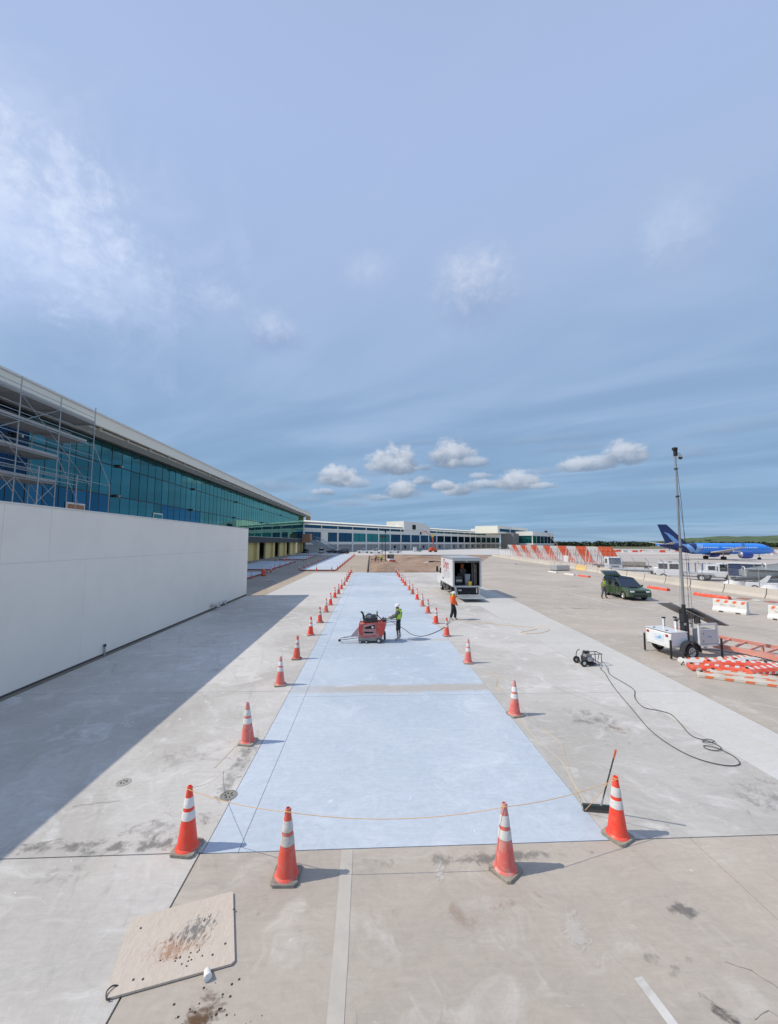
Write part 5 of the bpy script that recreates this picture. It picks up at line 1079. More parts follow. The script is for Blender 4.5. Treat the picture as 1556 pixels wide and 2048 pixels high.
for y in (-.14, 1.58):
    r = .32; w = MB().lathe([(r * .6, -.09), (r * .97, -.09), (r, -.05), (r, .05), (r * .97, .09), (r * .6, .09)], 24, (.82, y, r), 'y', False).build('wheel', M_BLACK, t, smooth=True)
    MB().lathe([(.001, -.05), (.05, -.07), (.06, -.03), (r * .52, -.05), (r * .6, -.075), (r * .6, .075), (.001, .05)], 20, (.82, y, r), 'y').build('rim', mat('dusty_white_rim', (.56, .55, .52), .5, var=.1), w)
    b = MB()
    for k in range(5): b.lathe([(.022, -.062), (.022, -.056), (.001, -.056)], 8, (.82 + .09 * math.cos(k * 1.257), y, r + .09 * math.sin(k * 1.257)), 'y')
    b.build('lug_nut', M_DARK, w)
    out_, in_ = [], []
    for k in range(11):
        a = R(-5 + 19 * k); out_.append((.82 + .45 * math.cos(a), .34 + .42 * math.sin(a))); in_.append((.82 + .41 * math.cos(a), .34 + .38 * math.sin(a)))
    MB().prism(out_ + in_[::-1], y - .13, y + .13, 'y').build('mudguard', mat('black_mudguard', (.03, .033, .04), .35, coat=.3), t)
MB().box(.95, 1.5, .35, .95, .52, .84).build('generator_case', mat('grey_case', (.30, .33, .31), .6), t, bevel=.02)
cb = MB().box(1.62, 2.45, .05, .60, .56, 1.12).build('control_cabinet', mat('light_grey_cabinet', (.56, .57, .58), .5, var=.04), t, bevel=.015)
MB().box(1.70, 1.73, .03, .05, .66, .70).build('latch', M_BLACK, cb); MB().box(1.70, 1.73, .03, .05, .96, 1.0).build('latch', M_BLACK, cb); MB().box(1.95, 2.15, .042, .049, .82, .88).build('decal', mat('pale_blue_decal', (.22, .42, .66)), cb)
for x, y in ((1.52, .06), (1.52, 1.3), (2.46, .06), (2.46, 1.3), (.90, .62), (.90, 1.3)):
    MB().box(x, x + .08, y, y + .08, .52, 1.42).build('upright', M_WHITEP, t); MB().box(x - .02, x + .1, y - .02, y + .1, 1.42, 1.47).build('upright_cap', M_BLACK, t)
MB().box(1.52, 2.54, .06, .14, 1.32, 1.40).build('top_rail', M_WHITEP, t); MB().box(1.52, 2.54, 1.3, 1.38, 1.32, 1.40).build('top_rail', M_WHITEP, t)
MX_, MY_ = 1.12, .40
mast = MB().box(MX_ - .13, MX_ + .13, MY_ - .12, MY_ + .12, .5, 1.75).build('mast_housing', mat('black_mast_housing', (.025, .028, .032), .5), t, bevel=.015)
MB().box(MX_ - .14, MX_ - .02, MY_ - .125, MY_ - .121, 1.30, 1.40).build('label_plate', M_ALU, mast)
MB().tube([(MX_, MY_, 1.75), (MX_, MY_, 2.15)], .085, 10).build('mast_collar', M_BLACK, mast)
MB().tube([(MX_ - .30, MY_ - .05, 1.42), (MX_ + .32, MY_ - .05, 1.36)], .022, 6).build('winch_bar', M_BLACK, mast)
for a, b_, r in ((2.1, 4.6, .060), (4.55, 6.8, .050), (6.75, 8.85, .040)): MB().tube([(MX_, MY_, a), (MX_, MY_, b_)], r, 12).build('mast_section', mat('grey_mast', (.33, .34, .34), .45, .5, var=.08), t)
b = MB()
for z in (4.58, 6.78, 8.0): b.lathe([(.085, z), (.085, z + .06)], 10, (MX_, MY_, 0))
b.build('mast_ring', M_DARK, t)
hd = MB().box(MX_ - .11, MX_ + .08, MY_ - .08, MY_ + .07, 8.86, 8.98).build('camera_head', M_BLACK, t, bevel=.01); MB().box(MX_ - .045, MX_ + .075, MY_ - .06, MY_ + .06, 8.60, 8.86).build('head_bracket', M_BLACK, hd)
MB().tube([(MX_ + .14, MY_, 8.72), (MX_ + .28, MY_, 8.72)], .022, 6).build('camera_arm', M_ALU, hd)
MB().lathe([(.04, 8.66), (.085, 8.62), (.088, 8.54), (.065, 8.48), (.001, 8.45)], 16, (MX_ + .28, MY_, 0)).build('dome_camera', M_DARK, hd, smooth=True); MB().lathe([(.089, 8.56), (.089, 8.63), (.04, 8.68)], 16, (MX_ + .28, MY_, 0)).build('dome_cover', M_WHITE, hd)
MB().tube([(MX_ + .05, MY_, 8.1), (MX_ + .20, MY_, 6.5), (MX_ + .28, MY_, 4.2), (MX_ + .30, MY_, 1.4)], .009, 5).build('cable', M_BLACK, t)
MB().tube([(MX_ + .05, MY_, 6.9), (MX_ + .42, MY_, 4.0), (MX_ + .45, MY_, 1.4)], .006, 4).build('cable', M_BLACK, t)
MB().tube([(MX_ - .02, MY_ - .05, 6.8), (MX_ - .32, MY_ - .1, 1.1)], .004, 4).build('cable', M_BLACK, t)
M_PV = mat('dark_solar_glass', (.02, .025, .035), .12, var=.1, coat=.8); M_PVB = mat('grey_panel_back', (.20, .20, .20), .6)
def solar(c, sx, sy, rot):
    f = MB().obox(c, (sx, sy, .04), rot).build('solar_panel', M_ALU, t)
    from mathutils import Euler
    n = Euler(rot).to_matrix() @ Vector((0, 0, 1)); MB().obox(tuple(Vector(c) - n * .024), (sx - .06, sy - .06, .006), rot).build('panel_back', M_PVB, f); MB().obox(tuple(Vector(c) + n * .024), (sx - .05, sy - .05, .006), rot).build('solar_cells', M_PV, f)
solar((1.62, 1.10, 1.78), 1.75, .85, (R(-9), R(24), R(-8)))
solar((2.50, .75, 1.56), 1.85, .9, (R(-9), R(24), R(-8)))
MB().obox((2.02, .6, 1.42), (.10, .25, .30)).build('panel_bracket', M_DARK, t); MB().obox((1.5, .9, 1.62), (.08, .2, .5)).build('panel_bracket', M_DARK, t)

# ================================================================== dropped fence section and barrier pile
M_PINK = mat('faded_red_orange_paint', (.70, .27, .20), .6, var=.1, scale=3, dirt=(.62, .42, .36), dirt_amt=.5)
t = thing('fence_frame', 'faded red ladder-like steel frame leaning flat on the ground behind the trailer', 'steel frame', (0, 0, 0))
A, B = Vector((15.0, 18.9, .55)), Vector((19.4, 14.2, .12)); A2, B2 = Vector((14.0, 17.7, .50)), Vector((17.1, 13.7, .10))
def beam(a, b_, w, h, name, m, parent):
    d = b_ - a; rot = d.to_track_quat('X', 'Z').to_euler(); MB().obox(tuple((a + b_) / 2), (d.length, w, h), tuple(rot)).build(name, m, parent)
beam(A, B, .10, .14, 'rail', M_PINK, t); beam(A2, B2, .10, .16, 'rail', M_PINK, t)
for k in range(1, 12):
    f = k / 12; beam(A.lerp(B, f), A2.lerp(B2, f), .07, .07, 'rung', M_PINK, t)
    if k % 3 == 0: beam(A.lerp(B, f) - Vector((0, 0, .1)), A.lerp(B, f) * Vector((1, 1, 0)) if False else Vector((A.lerp(B, f).x, A.lerp(B, f).y, 0)), .08, .08, 'foot', M_PINK, t)
beam(Vector((14.9, 16.5, .35)), Vector((16.3, 15.2, .25)), .12, .16, 'loose_bar', M_PINK, t)
def stripes(parent, M, L_, h, n, m, base=0.0, th=.004):
    """slanted reflective stripes standing just proud of a board; M maps (along, up, out)"""
    for k in range(n):
        x = base + (k + .25) * L_ / n; w = L_ / n * .42; s_ = h * .55
        q = [(x, 0), (x + w, 0), (x + w + s_, h), (x + s_, h)]
        q = [(min(a_, base + L_), c_) for a_, c_ in q]
        MB().add([M @ Vector((a_, c_, z)) for z in (0, th) for a_, c_ in q], [(3, 2, 1, 0), (4, 5, 6, 7), (0, 1, 5, 4), (1, 2, 6, 5), (2, 3, 7, 6), (3, 0, 4, 7)]).build('stripe', m, parent)
def MM(o, ax, up, out):
    return Matrix(((ax[0], up[0], out[0], o[0]), (ax[1], up[1], out[1], o[1]), (ax[2], up[2], out[2], o[2]), (0, 0, 0, 1)))
M_CREAMB = mat('dirty_cream_barrier', (.58, .53, .46), .65, var=.12, scale=3, dirt=(.36, .31, .26), dirt_amt=.5, dirt_scale=3)
M_SOR = mat('orange_reflective_stripe', (.78, .17, .05), .5, var=.1)
# low airport barricades lying in the pile
def barricade(label, p, rz, L_, w, h, body, smat, n=6, tilt=0):
    t = thing('low_barricade', label, 'barricade', p, rz); t.rotation_euler = (tilt, 0, rz)
    prof = [(-w / 2, 0), (w / 2, 0), (w / 2 * .9, h * .55), (w / 2 * .55, h), (-w / 2 * .55, h), (-w / 2 * .9, h * .55)]
    MB().prism(prof, -L_ / 2, L_ / 2, 'x').build('body', body, t, bevel=.02)
    stripes(t, MM((-L_ / 2 + .05, -w / 2 * .955 - .004, h * .12), (1, 0, 0), (0, .10, 1), (0, -1, .1)), L_ - .1, h * .42, n, smat)
    stripes(t, MM((-L_ / 2 + .05, -w / 2 * .50, h + .001), (1, 0, 0), (0, 1, 0), (0, 0, 1)), L_ - .1, w * .5, n, smat)
    for x in (-L_ * .46, L_ * .46): MB().lathe([(.05, h + .001), (.05, h + .03), (.02, h + .05)], 10, (x, 0, 0)).build('fill_cap', M_BLACK, t)
    return t
GB = 'barricades piled near the camera trailer'
Lb = [('long dirty cream barricade with orange stripes along the near edge of the pile', (13.25, 12.95, 0), -30, 3.4, .36, .17, M_CREAMB, M_SOR), ('second cream barricade lying just behind the nearest one of the pile', (13.7, 13.5, 0), -28, 2.6, .36, .14, M_CREAMB, M_SOR),
      ('orange barricade with white stripes on the left of the pile', (13.05, 14.2, .04), -18, 2.0, .5, .18, M_PLASTO, M_COLLAR), ('orange barricade with white stripes on the right of the pile', (14.5, 13.9, .06), 10, 1.9, .5, .20, M_PLASTO, M_COLLAR), ('orange barricade at the back of the pile', (14.1, 14.6, .06), -8, 2.2, .45, .18, M_PLASTO, M_COLLAR),
      ('white barricade lying behind the orange ones at the left of the pile', (13.5, 15.15, 0), -5, 2.2, .5, .20, M_WHITE, M_SOR), ('white barricade behind the orange ones at the right end of the pile', (15.6, 14.5, 0), -20, 2.0, .5, .2, M_WHITE, M_SOR), ('white striped barricade at the back of the pile by the steel frame', (15.0, 15.4, 0), 8, 1.8, .5, .2, M_WHITE, M_SOR)]
for l, p, rz, L_, w, h, m, sm in Lb: barricade(l, p, R(rz), L_, w, h, m, sm)
t = thing('warning_light', 'small yellow lamp lying at the right end of the barricade pile', 'lamp', (15.4, 13.75, .0)); MB().lathe([(.09, .02), (.09, .12), (.03, .14)], 14, (0, 0, .3)).build('lens', M_YEL, t); MB().box(-.09, .09, -.06, .06, 0, .30).build('case', M_YEL, t)
tag(MB().tube(curve_pts([(12.2, 15.0, .02), (13.0, 15.4, .35), (13.9, 15.6, .42), (14.9, 14.7, .40), (15.4, 14.0, .3)]), .018, 6).build('cable', M_BLACK), 'thin black cable draped over the barricade pile', 'cable')

def waterb(label, p, rz, L_, hh, body, smat, grp=None):
    t = thing('water_barrier', label, 'barrier', p, rz, grp)
    prof = [(-.30, 0), (.30, 0), (.30, .14), (.17, .34), (.15, hh), (-.15, hh), (-.17, .34), (-.30, .14)]
    MB().prism(prof, -L_ / 2, L_ / 2, 'x').build('body', body, t, bevel=.02)
    stripes(t, MM((-L_ / 2 + .02, -.154, hh - .26), (1, 0, 0), (0, 0, 1), (0, -1, 0)), L_ - .04, .24, 4, smat)
    for x in (-L_ * .28, L_ * .02): MB().box(x, x + L_ * .16, -.165, -.155, hh * .42, hh * .60).build('forklift_slot', mat('painted_slot_shade', (.30, .28, .26), .9), t)  # flat plate, the shade of a slot is put into its grey
    for x in (-L_ * .3, L_ * .2): MB().box(x, x + L_ * .14, -.31, -.29, .0, .08).build('foot_slot', M_BLACK, t)
    return t
waterb('white water-filled barrier with orange chevrons standing behind the trailer', (24.95, 26.05, 0), R(-66) , 1.9, .86, M_WHITE, M_SOR)
waterb('white barrier cut by the right edge beyond the barricade pile', (25.75, 23.2, 0), R(-78), 1.6, .86, M_WHITE, M_SOR)
barricade('low orange barricade with white flashes lying just right of the green car', (29.85, 39.2, 0), R(93), 2.6, .42, .26, M_PLASTO, M_COLLAR)
barricade('low orange barricade with white flashes farther right before the rumble strip', (30.3, 33.4, 0), R(100), 3.0, .45, .28, M_PLASTO, M_COLLAR)
for k, (x, y, l) in enumerate([(29.8, 57.0, 'low white barricade left of the green car, nearest to it'), (29.4, 61.5, 'low white barricade left of the green car, beyond the nearest'), (30.3, 54.0, 'low orange barricade behind the standing man')]):
    barricade(l, (x, y, 0), R(95), 2.4, .4, .22, M_PLASTO if k == 2 else M_WHITE, M_COLLAR if k == 2 else M_SOR)
rs = struct(MB().prism([(31.0, 34.3), (31.9, 34.6), (33.9, 28.4), (32.9, 28.0)], .0, .03, 'z').build('kerb_strip', M_TAN))
M_BRICKR = mat('faded_red_block_paint', (.36, .13, .10), .8, var=.2, world=True)
for k in range(7):
    f0 = k / 7; a = Vector((31.0, 34.3)).lerp(Vector((32.9, 28.0)), f0 + .02); b_ = Vector((31.9, 34.6)).lerp(Vector((33.9, 28.4)), f0 + .02); c_ = Vector((31.9, 34.6)).lerp(Vector((33.9, 28.4)), f0 + .12); d = Vector((31.0, 34.3)).lerp(Vector((32.9, 28.0)), f0 + .12)
    MB().prism([tuple(a), tuple(b_), tuple(c_), tuple(d)], .031, .06, 'z').build('kerb_block', M_BRICKR if k % 2 == 0 else M_LINE, rs)
# stack of grey boxes near the barrier
t = thing('pallet', 'grey metal pallet box standing far off before the blast fence', 'pallet', (33.0, 66.5, 0), R(20)); MB().box(-1.5, 1.5, -.8, .8, .12, .9).build('box', M_ALU, t); MB().box(-1.4, 1.4, -.7, .7, 0, .12).build('skid', M_DARK, t)
for x in (-1.2, .4): MB().tube([(x, 0, .9), (x, 0, 1.7)], .05, 5).build('post', M_ALU, t)

# ================================================================== concrete barriers, fence, blast fence
M_JER = concrete('concrete_barrier', (.56, .51, .45), (.50, .46, .41), stain=(.2, .18, .16), stain_amt=.4, pale=(.6, .57, .53), pale_amt=.3, seed=12)
def bl(y): return 34.75 + max(0, (y - 40)) * .0935
ys = []; y = 28.6
while y < 136: ys.append(y); y += 4.05
prof = [(-.32, 0), (.32, 0), (.32, .08), (.17, .34), (.09, .86), (-.09, .86), (-.17, .34), (-.32, .08)]
me_j = None; GJ = 'precast concrete barriers set end to end'
for k, y in enumerate(ys):
    x0, x1 = bl(y), bl(y + 4.0); rz = math.atan2(4.0, x1 - x0)
    t = thing('concrete_barrier', ('yellow painted' if k == 9 else 'grey precast') + f' concrete barrier, {ORD[k] if k < 27 else "distant"} from the right along the fence line' if k < 27 else 'distant grey concrete barrier at the foot of the striped blast fence', 'barrier', ((x0 + x1) / 2, y + 2, 0), rz, GJ)
    if me_j is None:
        me_j = MB().prism(prof, -1.98, 1.98, 'x').build('tmp', M_JER); slot = MB(); slot.box(-1.3, -.7, -.325, -.315, 0, .07); slot.box(.7, 1.3, -.325, -.315, 0, .07); slot_o = slot.build('tmp', M_BLACK)
        hook = MB(); hook.tube([(1.99, -.1, .1), (2.0, -.1, .75)], .03, 5); hook_o = hook.build('tmp', M_DARK)
        MJ = [(me_j.data, 'body'), (slot_o.data, 'lifting_slot'), (hook_o.data, 'joint_bar')]
        for o in (me_j, slot_o, hook_o): bpy.data.objects.remove(o)
    for me, nme in MJ:
        o = link(nme, me, t)
    if k == 9:
        o = [c for c in bpy.data.objects if c.parent == t and c.name.startswith('body')][0]; o.data = o.data.copy(); o.data.materials[0] = mat('dusty_yellow_paint', (.72, .50, .20), .8, var=.12, dirt=(.5, .42, .3), dirt_amt=.4)
fe = thing('chain_link_fence', 'tall chain-link fence with slanted top arms behind the concrete barriers', 'fence', (0, 0, 0))
def fl(y): return bl(y) + .75
y = 31.0; k = 0; fp = []
while y < 132:
    x = fl(y); fp.append((x, y)); MB().tube([(x, y, 0), (x, y, 2.35), (x - .42, y + .05, 2.85)], .035, 6).build('post', M_STEEL, fe); y += 3.05
wires = MB()
for z, r in ((2.3, .014), (1.2, .008), (.15, .01)): wires.tube([(x, y, z) for x, y in fp], r, 4)
for f in (.3, .65, 1): wires.tube([(x - .42 * f, y, 2.35 + .5 * f) for x, y in fp], .008, 3)
wires.build('rail_wire', M_STEEL, fe)
mesh = MB(); stp = .22
yy = 31.0
while yy < 129:
    a, b_ = (fl(yy), yy, .15), (fl(yy + 2.1), yy + 2.1, 2.3); c_, d = (fl(yy), yy, 2.3), (fl(yy + 2.1), yy + 2.1, .15)
    mesh.tube([a, b_], .0042, 3, False); mesh.tube([c_, d], .0042, 3, False); yy += stp
mesh_o = struct(mesh.build('wire_mesh', M_STEEL, fe), 'stuff')
MB().box(fl(75.5) - .05, fl(75.5) - .03, 74.6, 76.4, 1.0, 2.3).build('notice_board', M_WHITE, fe)
# blast fence
M_BFO = mat('orange_red_fence_paint', (.80, .16, .06), .6, var=.12, scale=1, dirt=(.5, .25, .18), dirt_amt=.4); M_BFW = mat('white_fence_paint', (.74, .75, .76), .6, var=.08, scale=1)
bf_cache = {}
for k in range(14):
    y = 138.0 - k * 5.0; white = (k % 2 == 0); x = 46.6 + (y - 73) * .068
    t = thing('blast_fence', f'{"white lattice" if white else "orange red"} section of the slanted blast fence, {ORD[k]} from its far left end', 'blast fence', (x, y, 0), math.atan2(-5.0, -.34) + math.pi)
    # local x along the run (length 5), local -y towards the camera side (-x world)
    key = white
    if key not in bf_cache:
        parts = []; m = M_BFW if white else M_BFO; wd = 4.9
        # sloping face: bottom leans towards +x world ; build in local axes (x along, y across)
        nr = 4
        for j in range(nr):
            xx = .1 + j * wd / (nr - 1) * .97
            parts.append((MB().prism([(-2.4, .0), (-2.1, .0), (.10, 4.05), (-.10, 4.05)], xx - .07, xx + .07, 'x').build('rib', m), 'rib'))
            parts.append((MB().tube([(xx, 0, 3.6), (xx, .5, .0)], .06, 4).build('strut', m), 'strut'))
        nb = 6
        for j in range(nb):
            z0, z1 = .5 + j * .6, .5 + j * .6 + (.57 if not white else .55)
            if white and j < 3: continue
            def yz(z): return -2.25 + z / 4.05 * 2.25
            parts.append((MB().add([(.05, yz(z0) - .02, z0), (wd, yz(z0) - .02, z0), (wd, yz(z1) - .02, z1), (.05, yz(z1) - .02, z1), (.05, yz(z0) + .03, z0), (wd, yz(z0) + .03, z0), (wd, yz(z1) + .03, z1), (.05, yz(z1) + .03, z1)],
                         [(0, 1, 2, 3), (7, 6, 5, 4), (0, 4, 5, 1), (1, 5, 6, 2), (2, 6, 7, 3), (3, 7, 4, 0)]).build('louvre', m), 'louvre'))
        for j in range(nr - 1):
            xa, xb = .1 + j * wd / (nr - 1) * .97, .1 + (j + 1) * wd / (nr - 1) * .97
            for za, zb in ((.2, 2.0), (2.0, 3.9)):
                for sw in (0, 1):
                    p, q = ((xa, za), (xb, zb)) if not sw else ((xb, za), (xa, zb))
                    parts.append((MB().tube([(p[0], -2.25 + p[1] / 4.05 * 2.25 + .14, p[1]), (q[0], -2.25 + q[1] / 4.05 * 2.25 + .14, q[1])], .045, 4).build('cross_brace', M_BFW if white else m), 'cross_brace'))
        bf_cache[key] = [(o.data, n) for o, n in parts]
        for o, n in parts: bpy.data.objects.remove(o)
    for me, n in bf_cache[key]: link(n, me, t)

# ================================================================== airport vehicles behind the barriers
def boxcar(label, cat, loc, rz, parts, wheels, name='airport_vehicle'):
    t = thing(name, label, cat, loc, rz)
    for n, m, dims, bv in parts: MB().box(*dims).build(n, m, t, bevel=bv)
    for x, y, r in wheels: wheel(t, x, y, r, .25, mat('white_rim', (.65, .65, .64), .5))
    return t
# cab-over truck nose (white) left
t = thing('cab_truck', 'white cab-over flatbed truck just behind the barrier left of the green car', 'truck', (39.9, 62.8, 0), R(168))
MB().prism([(.0, .55), (.0, 2.55), (1.35, 2.55), (1.75, 1.6), (1.8, .55)], -1.05, 1.05, 'x').build('cab', M_WHITEP, t, bevel=.07)
MB().loft([[(-.92, 1.82, 1.45), (.92, 1.82, 1.45), (.92, 1.74, 1.40), (-.92, 1.74, 1.40)], [(-.85, 1.47, 2.38), (.85, 1.47, 2.38), (.85, 1.38, 2.36), (-.85, 1.38, 2.36)]]).build('windscreen', M_DGLASS, t)
for s_ in (-1, 1): MB().box(s_ * 1.052 - .01, s_ * 1.052 + .01, .45, 1.3, 1.5, 2.25).build('side_window', M_DGLASS, t); MB().box(s_ * .8 - .18, s_ * .8 + .18, 1.79, 1.83, .75, .95).build('headlight', M_LAMP, t); wheel(t, s_ * .9, .8, .4, .25); wheel(t, s_ * .9, -3.0, .4, .3)
MB().box(-.5, .5, 1.80, 1.84, .98, 1.12).build('grille', M_BLACK, t)
MB().box(-1.15, 1.15, -4.8, -.1, .85, 1.05).build('flatbed', M_DARK, t); MB().box(-1.15, 1.15, -.2, -.1, 1.05, 1.9).build('headboard', M_ALU, t)
WT = lambda: mat('white_vehicle_paint', (.74, .75, .76))
boxcar('white crew cab flatbed truck behind the barrier right of the mast', 'truck', (41.2, 50.4, 0), R(52), [('cab', WT(), (-1, 1, -.2, 2.4, .5, 1.35), .06), ('cab_windows', M_DGLASS, (-.98, .98, -.1, 2.1, 1.36, 2.05), .03), ('roof', WT(), (-1, 1, -.2, 2.15, 2.05, 2.2), .04), ('pillar', WT(), (-1.01, 1.01, .9, 1.1, 1.36, 2.06), 0), ('flatbed', M_ALU, (-1.1, 1.1, -3.6, -.3, .8, 1.0), 0), ('roof_bar', M_BLACK, (-.5, .5, .6, 1.0, 2.2, 2.3), 0), ('bumper', M_DARK, (-1, 1, 2.4, 2.55, .4, .7), 0)], [(-.9, 1.6, .38), (.9, 1.6, .38), (-.9, -2.4, .38), (.9, -2.4, .38)], 'utility_truck')
boxcar('white tow tractor with rounded glass cab beside the navy container dolly', 'tow tractor', (45.3, 48.9, 0), R(-125), [('body', WT(), (-1, 1, -2.0, 2.2, .45, 1.2), .08), ('cab_windows', M_DGLASS, (-.9, .9, .2, 2.0, 1.21, 2.1), .05), ('roof', WT(), (-1, 1, .05, 2.1, 2.1, 2.25), .05), ('pillar', WT(), (-.98, .98, .0, .18, 1.2, 2.12), .03), ('rear_cab', WT(), (-.95, .95, -1.2, -.1, 1.2, 2.0), .08), ('rear_window', M_DGLASS, (-.97, .97, -1.0, -.3, 1.35, 1.85), 0), ('bumper', M_DARK, (-.9, .9, 2.2, 2.35, .4, .65), 0)], [(-.9, 1.2, .5), (.9, 1.2, .5), (-.9, -1.2, .5), (.9, -1.2, .5)], 'tow_tractor')
t = thing('container_dolly', 'navy curtained container cart with white frame beside the tow tractor', 'cart', (47.2, 46.9, 0), R(-130))
MB().box(-.9, .9, -1.7, 1.7, .75, 2.2).build('container', mat('navy_curtain', (.025, .05, .13), .7, var=.2), t); MB().box(-.91, -.90, -1.0, .6, 1.5, 2.0).build('mesh_window', mat('grey_mesh', (.12, .15, .17), .7), t)
b = MB()
for x in (-.95, .92):
    for y in (-1.75, 1.72): b.box(x, x + .05, y, y + .05, .6, 2.3)
    for z in (.65, 2.25): b.box(x, x + .05, -1.75, 1.75, z, z + .06)
b.build('frame', M_WHITE, t); MB().box(-.95, .97, -1.75, 1.77, 2.31, 2.36).build('roof', M_WHITE, t)
for x in (-.7, .7):
    for y in (-1.2, 1.2): wheel(t, x, y, .28, .2)
t = thing('roller_dollies', 'grey baggage dollies with upright posts behind the crew cab truck', 'dolly', (47.6, 54.4, 0), R(-40)); MB().box(-2.5, 2.5, -1, 1, .45, .6).build('deck', M_ALU, t)
for x in (-2.3, -1.5, -.7, .1, .9, 1.7): MB().box(x, x + .10, -.9, -.8, .6, 2.2).build('post', M_WHITE, t); MB().box(x + .3, x + .42, -.9, -.8, .6, 2.0).build('post', mat('blue_post', (.05, .11, .25), .6), t)
for x in (-1.8, 1.8): wheel(t, x, 0, .25, .2)
t = thing('utility_trailer', 'long low grey baggage trailer behind the barrier above the green car', 'trailer', (41.0, 58.3, 0), R(60)); MB().box(-.9, .9, -3.2, 3.2, .65, .85).build('deck', mat('pale_grey_deck', (.5, .52, .56), .6), t); MB().box(-.95, .95, -3.3, 3.3, .5, .64).build('frame', M_DARK, t)
for y in (-2.2, 2.2): wheel(t, -.8, y, .32, .22); wheel(t, .8, y, .32, .22)
t = thing('utility_trailer', 'flat dark trailer with grey load left of the low baggage trailer', 'trailer', (46.5, 67.5, 0), R(62)); MB().box(-.9, .9, -3, 3, .6, .85).build('deck', M_DARK, t); MB().box(-.7, .7, -2.2, 1.6, .85, 1.5).build('load', mat('grey_brown_load', (.27, .24, .2), .8, var=.3), t)
for y in (-2.2, 2.2): wheel(t, -.8, y, .32, .22)
t = thing('air_start_unit', 'small white rounded ground unit with a dark motor behind the barrier', 'ground unit', (41.6, 54.4, 0), R(-60)); MB().box(-.5, .5, -.5, .5, .4, 1.35).build('hood', M_WHITEP, t, bevel=.12); MB().box(-.4, .4, .5, 1.2, .4, 1.1).build('motor', M_DARK, t, bevel=.05); wheel(t, -.45, 0, .25, .2); wheel(t, .45, 0, .25, .2)
# passenger stairs / belt loader cut by the right edge
t = thing('passenger_stairs', 'grey covered passenger stairs with white hoops at the right edge', 'stairs', (46.0, 42.6, 0), R(-128))
MB().prism([(-2.8, .5), (2.8, 2.0), (2.8, 2.2), (-2.8, .75)], -1.0, 1.0, 'x').build('ramp', M_DARK, t); MB().box(-1.1, 1.1, -3, 3, .35, .6).build('chassis', M_ALU, t)
b = MB()
for y, z in ((-2.4, .8), (-.6, 1.3), (1.2, 1.8), (2.6, 2.1)): b.tube([(-1.0, y, z), (-1.0, y, z + 1.0), (-.7, y, z + 1.25), (.7, y, z + 1.25), (1.0, y, z + 1.0), (1.0, y, z)], .05, 6)
b.build('hoop', M_WHITE, t)
for s_ in (-1.01, 1.01): MB().prism([(-2.7, .95), (2.7, 2.25), (2.7, 3.0), (-2.7, 1.7)], s_ - .01, s_ + .01, 'x').build('side_screen', mat('grey_screen', (.34, .37, .39), .4), t)
for x in (-.9, .9):
    for y in (-2.2, 2.2): wheel(t, x, y, .35, .25)
t = thing('belt_loader', 'belt loader with dark tilted conveyor at the right edge behind the barriers', 'belt loader', (40.0, 37.6, 0), R(-125)); MB().prism([(-2.5, .9), (2.8, 1.7), (2.8, 1.95), (-2.5, 1.15)], -1.1, .6, 'x').build('conveyor', M_DARK, t); MB().box(-.9, .9, -1.7, 1.7, .4, .9).build('body', M_WHITEP, t, bevel=.06)
MB().prism([(-.8, .9), (-.2, .9), (.2, 1.6), (.0, 1.6)], .5, .9, 'x').build('seat_cowl', M_WHITEP, t)
for x in (-.8, .8):
    for y in (-1.1, 1.1): wheel(t, x, y, .32, .22)
for k, (x, y, a_) in enumerate([(44.5, 42.0, 35), (51.0, 47.5, 60), (53.5, 43.0, 10), (43.2, 36.0, 80)]):
    t = thing('baggage_cart', ['empty grey baggage cart left of the covered stairs', 'grey baggage cart behind the navy container cart', 'far grey baggage cart at the right edge', 'grey baggage cart behind the nearest white bundle'][k], 'cart', (x, y, 0), R(a_))
    MB().box(-.8, .8, -1.5, 1.5, .42, .55).build('deck', M_ALU, t); MB().box(-.8, .8, -1.5, 1.5, 1.85, 1.92).build('roof', mat('grey_screen', (.34, .37, .39), .4), t)
    for xx in (-.75, .72):
        for yy in (-1.45, 1.4): MB().box(xx, xx + .05, yy, yy + .05, .55, 1.85).build('post', M_ALU, t); wheel(t, xx * .85, yy * .7, .2, .15)
    MB().box(-.77, -.74, -1.4, 1.38, .8, 1.6).build('side_mesh', mat('grey_mesh', (.12, .15, .17), .7), t); MB().tube([(0, 1.5, .45), (0, 2.6, .5)], .03, 5).build('tow_bar', M_DARK, t)
for k, (x, y) in enumerate([(39.6, 40.9), (38.6, 36.0)]):
    bm_ = MB(); bm_.lathe([(.9, 0), (1.0, .12), (.8, .5), (.4, .78), (.05, .85)], 12, (0, 0, 0)); tag(bm_.build('tarpaulin_bundle', M_WHITE, None, (x, y, 0), smooth=True), ['white wrapped bundle behind the barriers at the right, farther one', 'white wrapped bundle behind the barriers at the right, nearest one'][k], 'bundle'); 

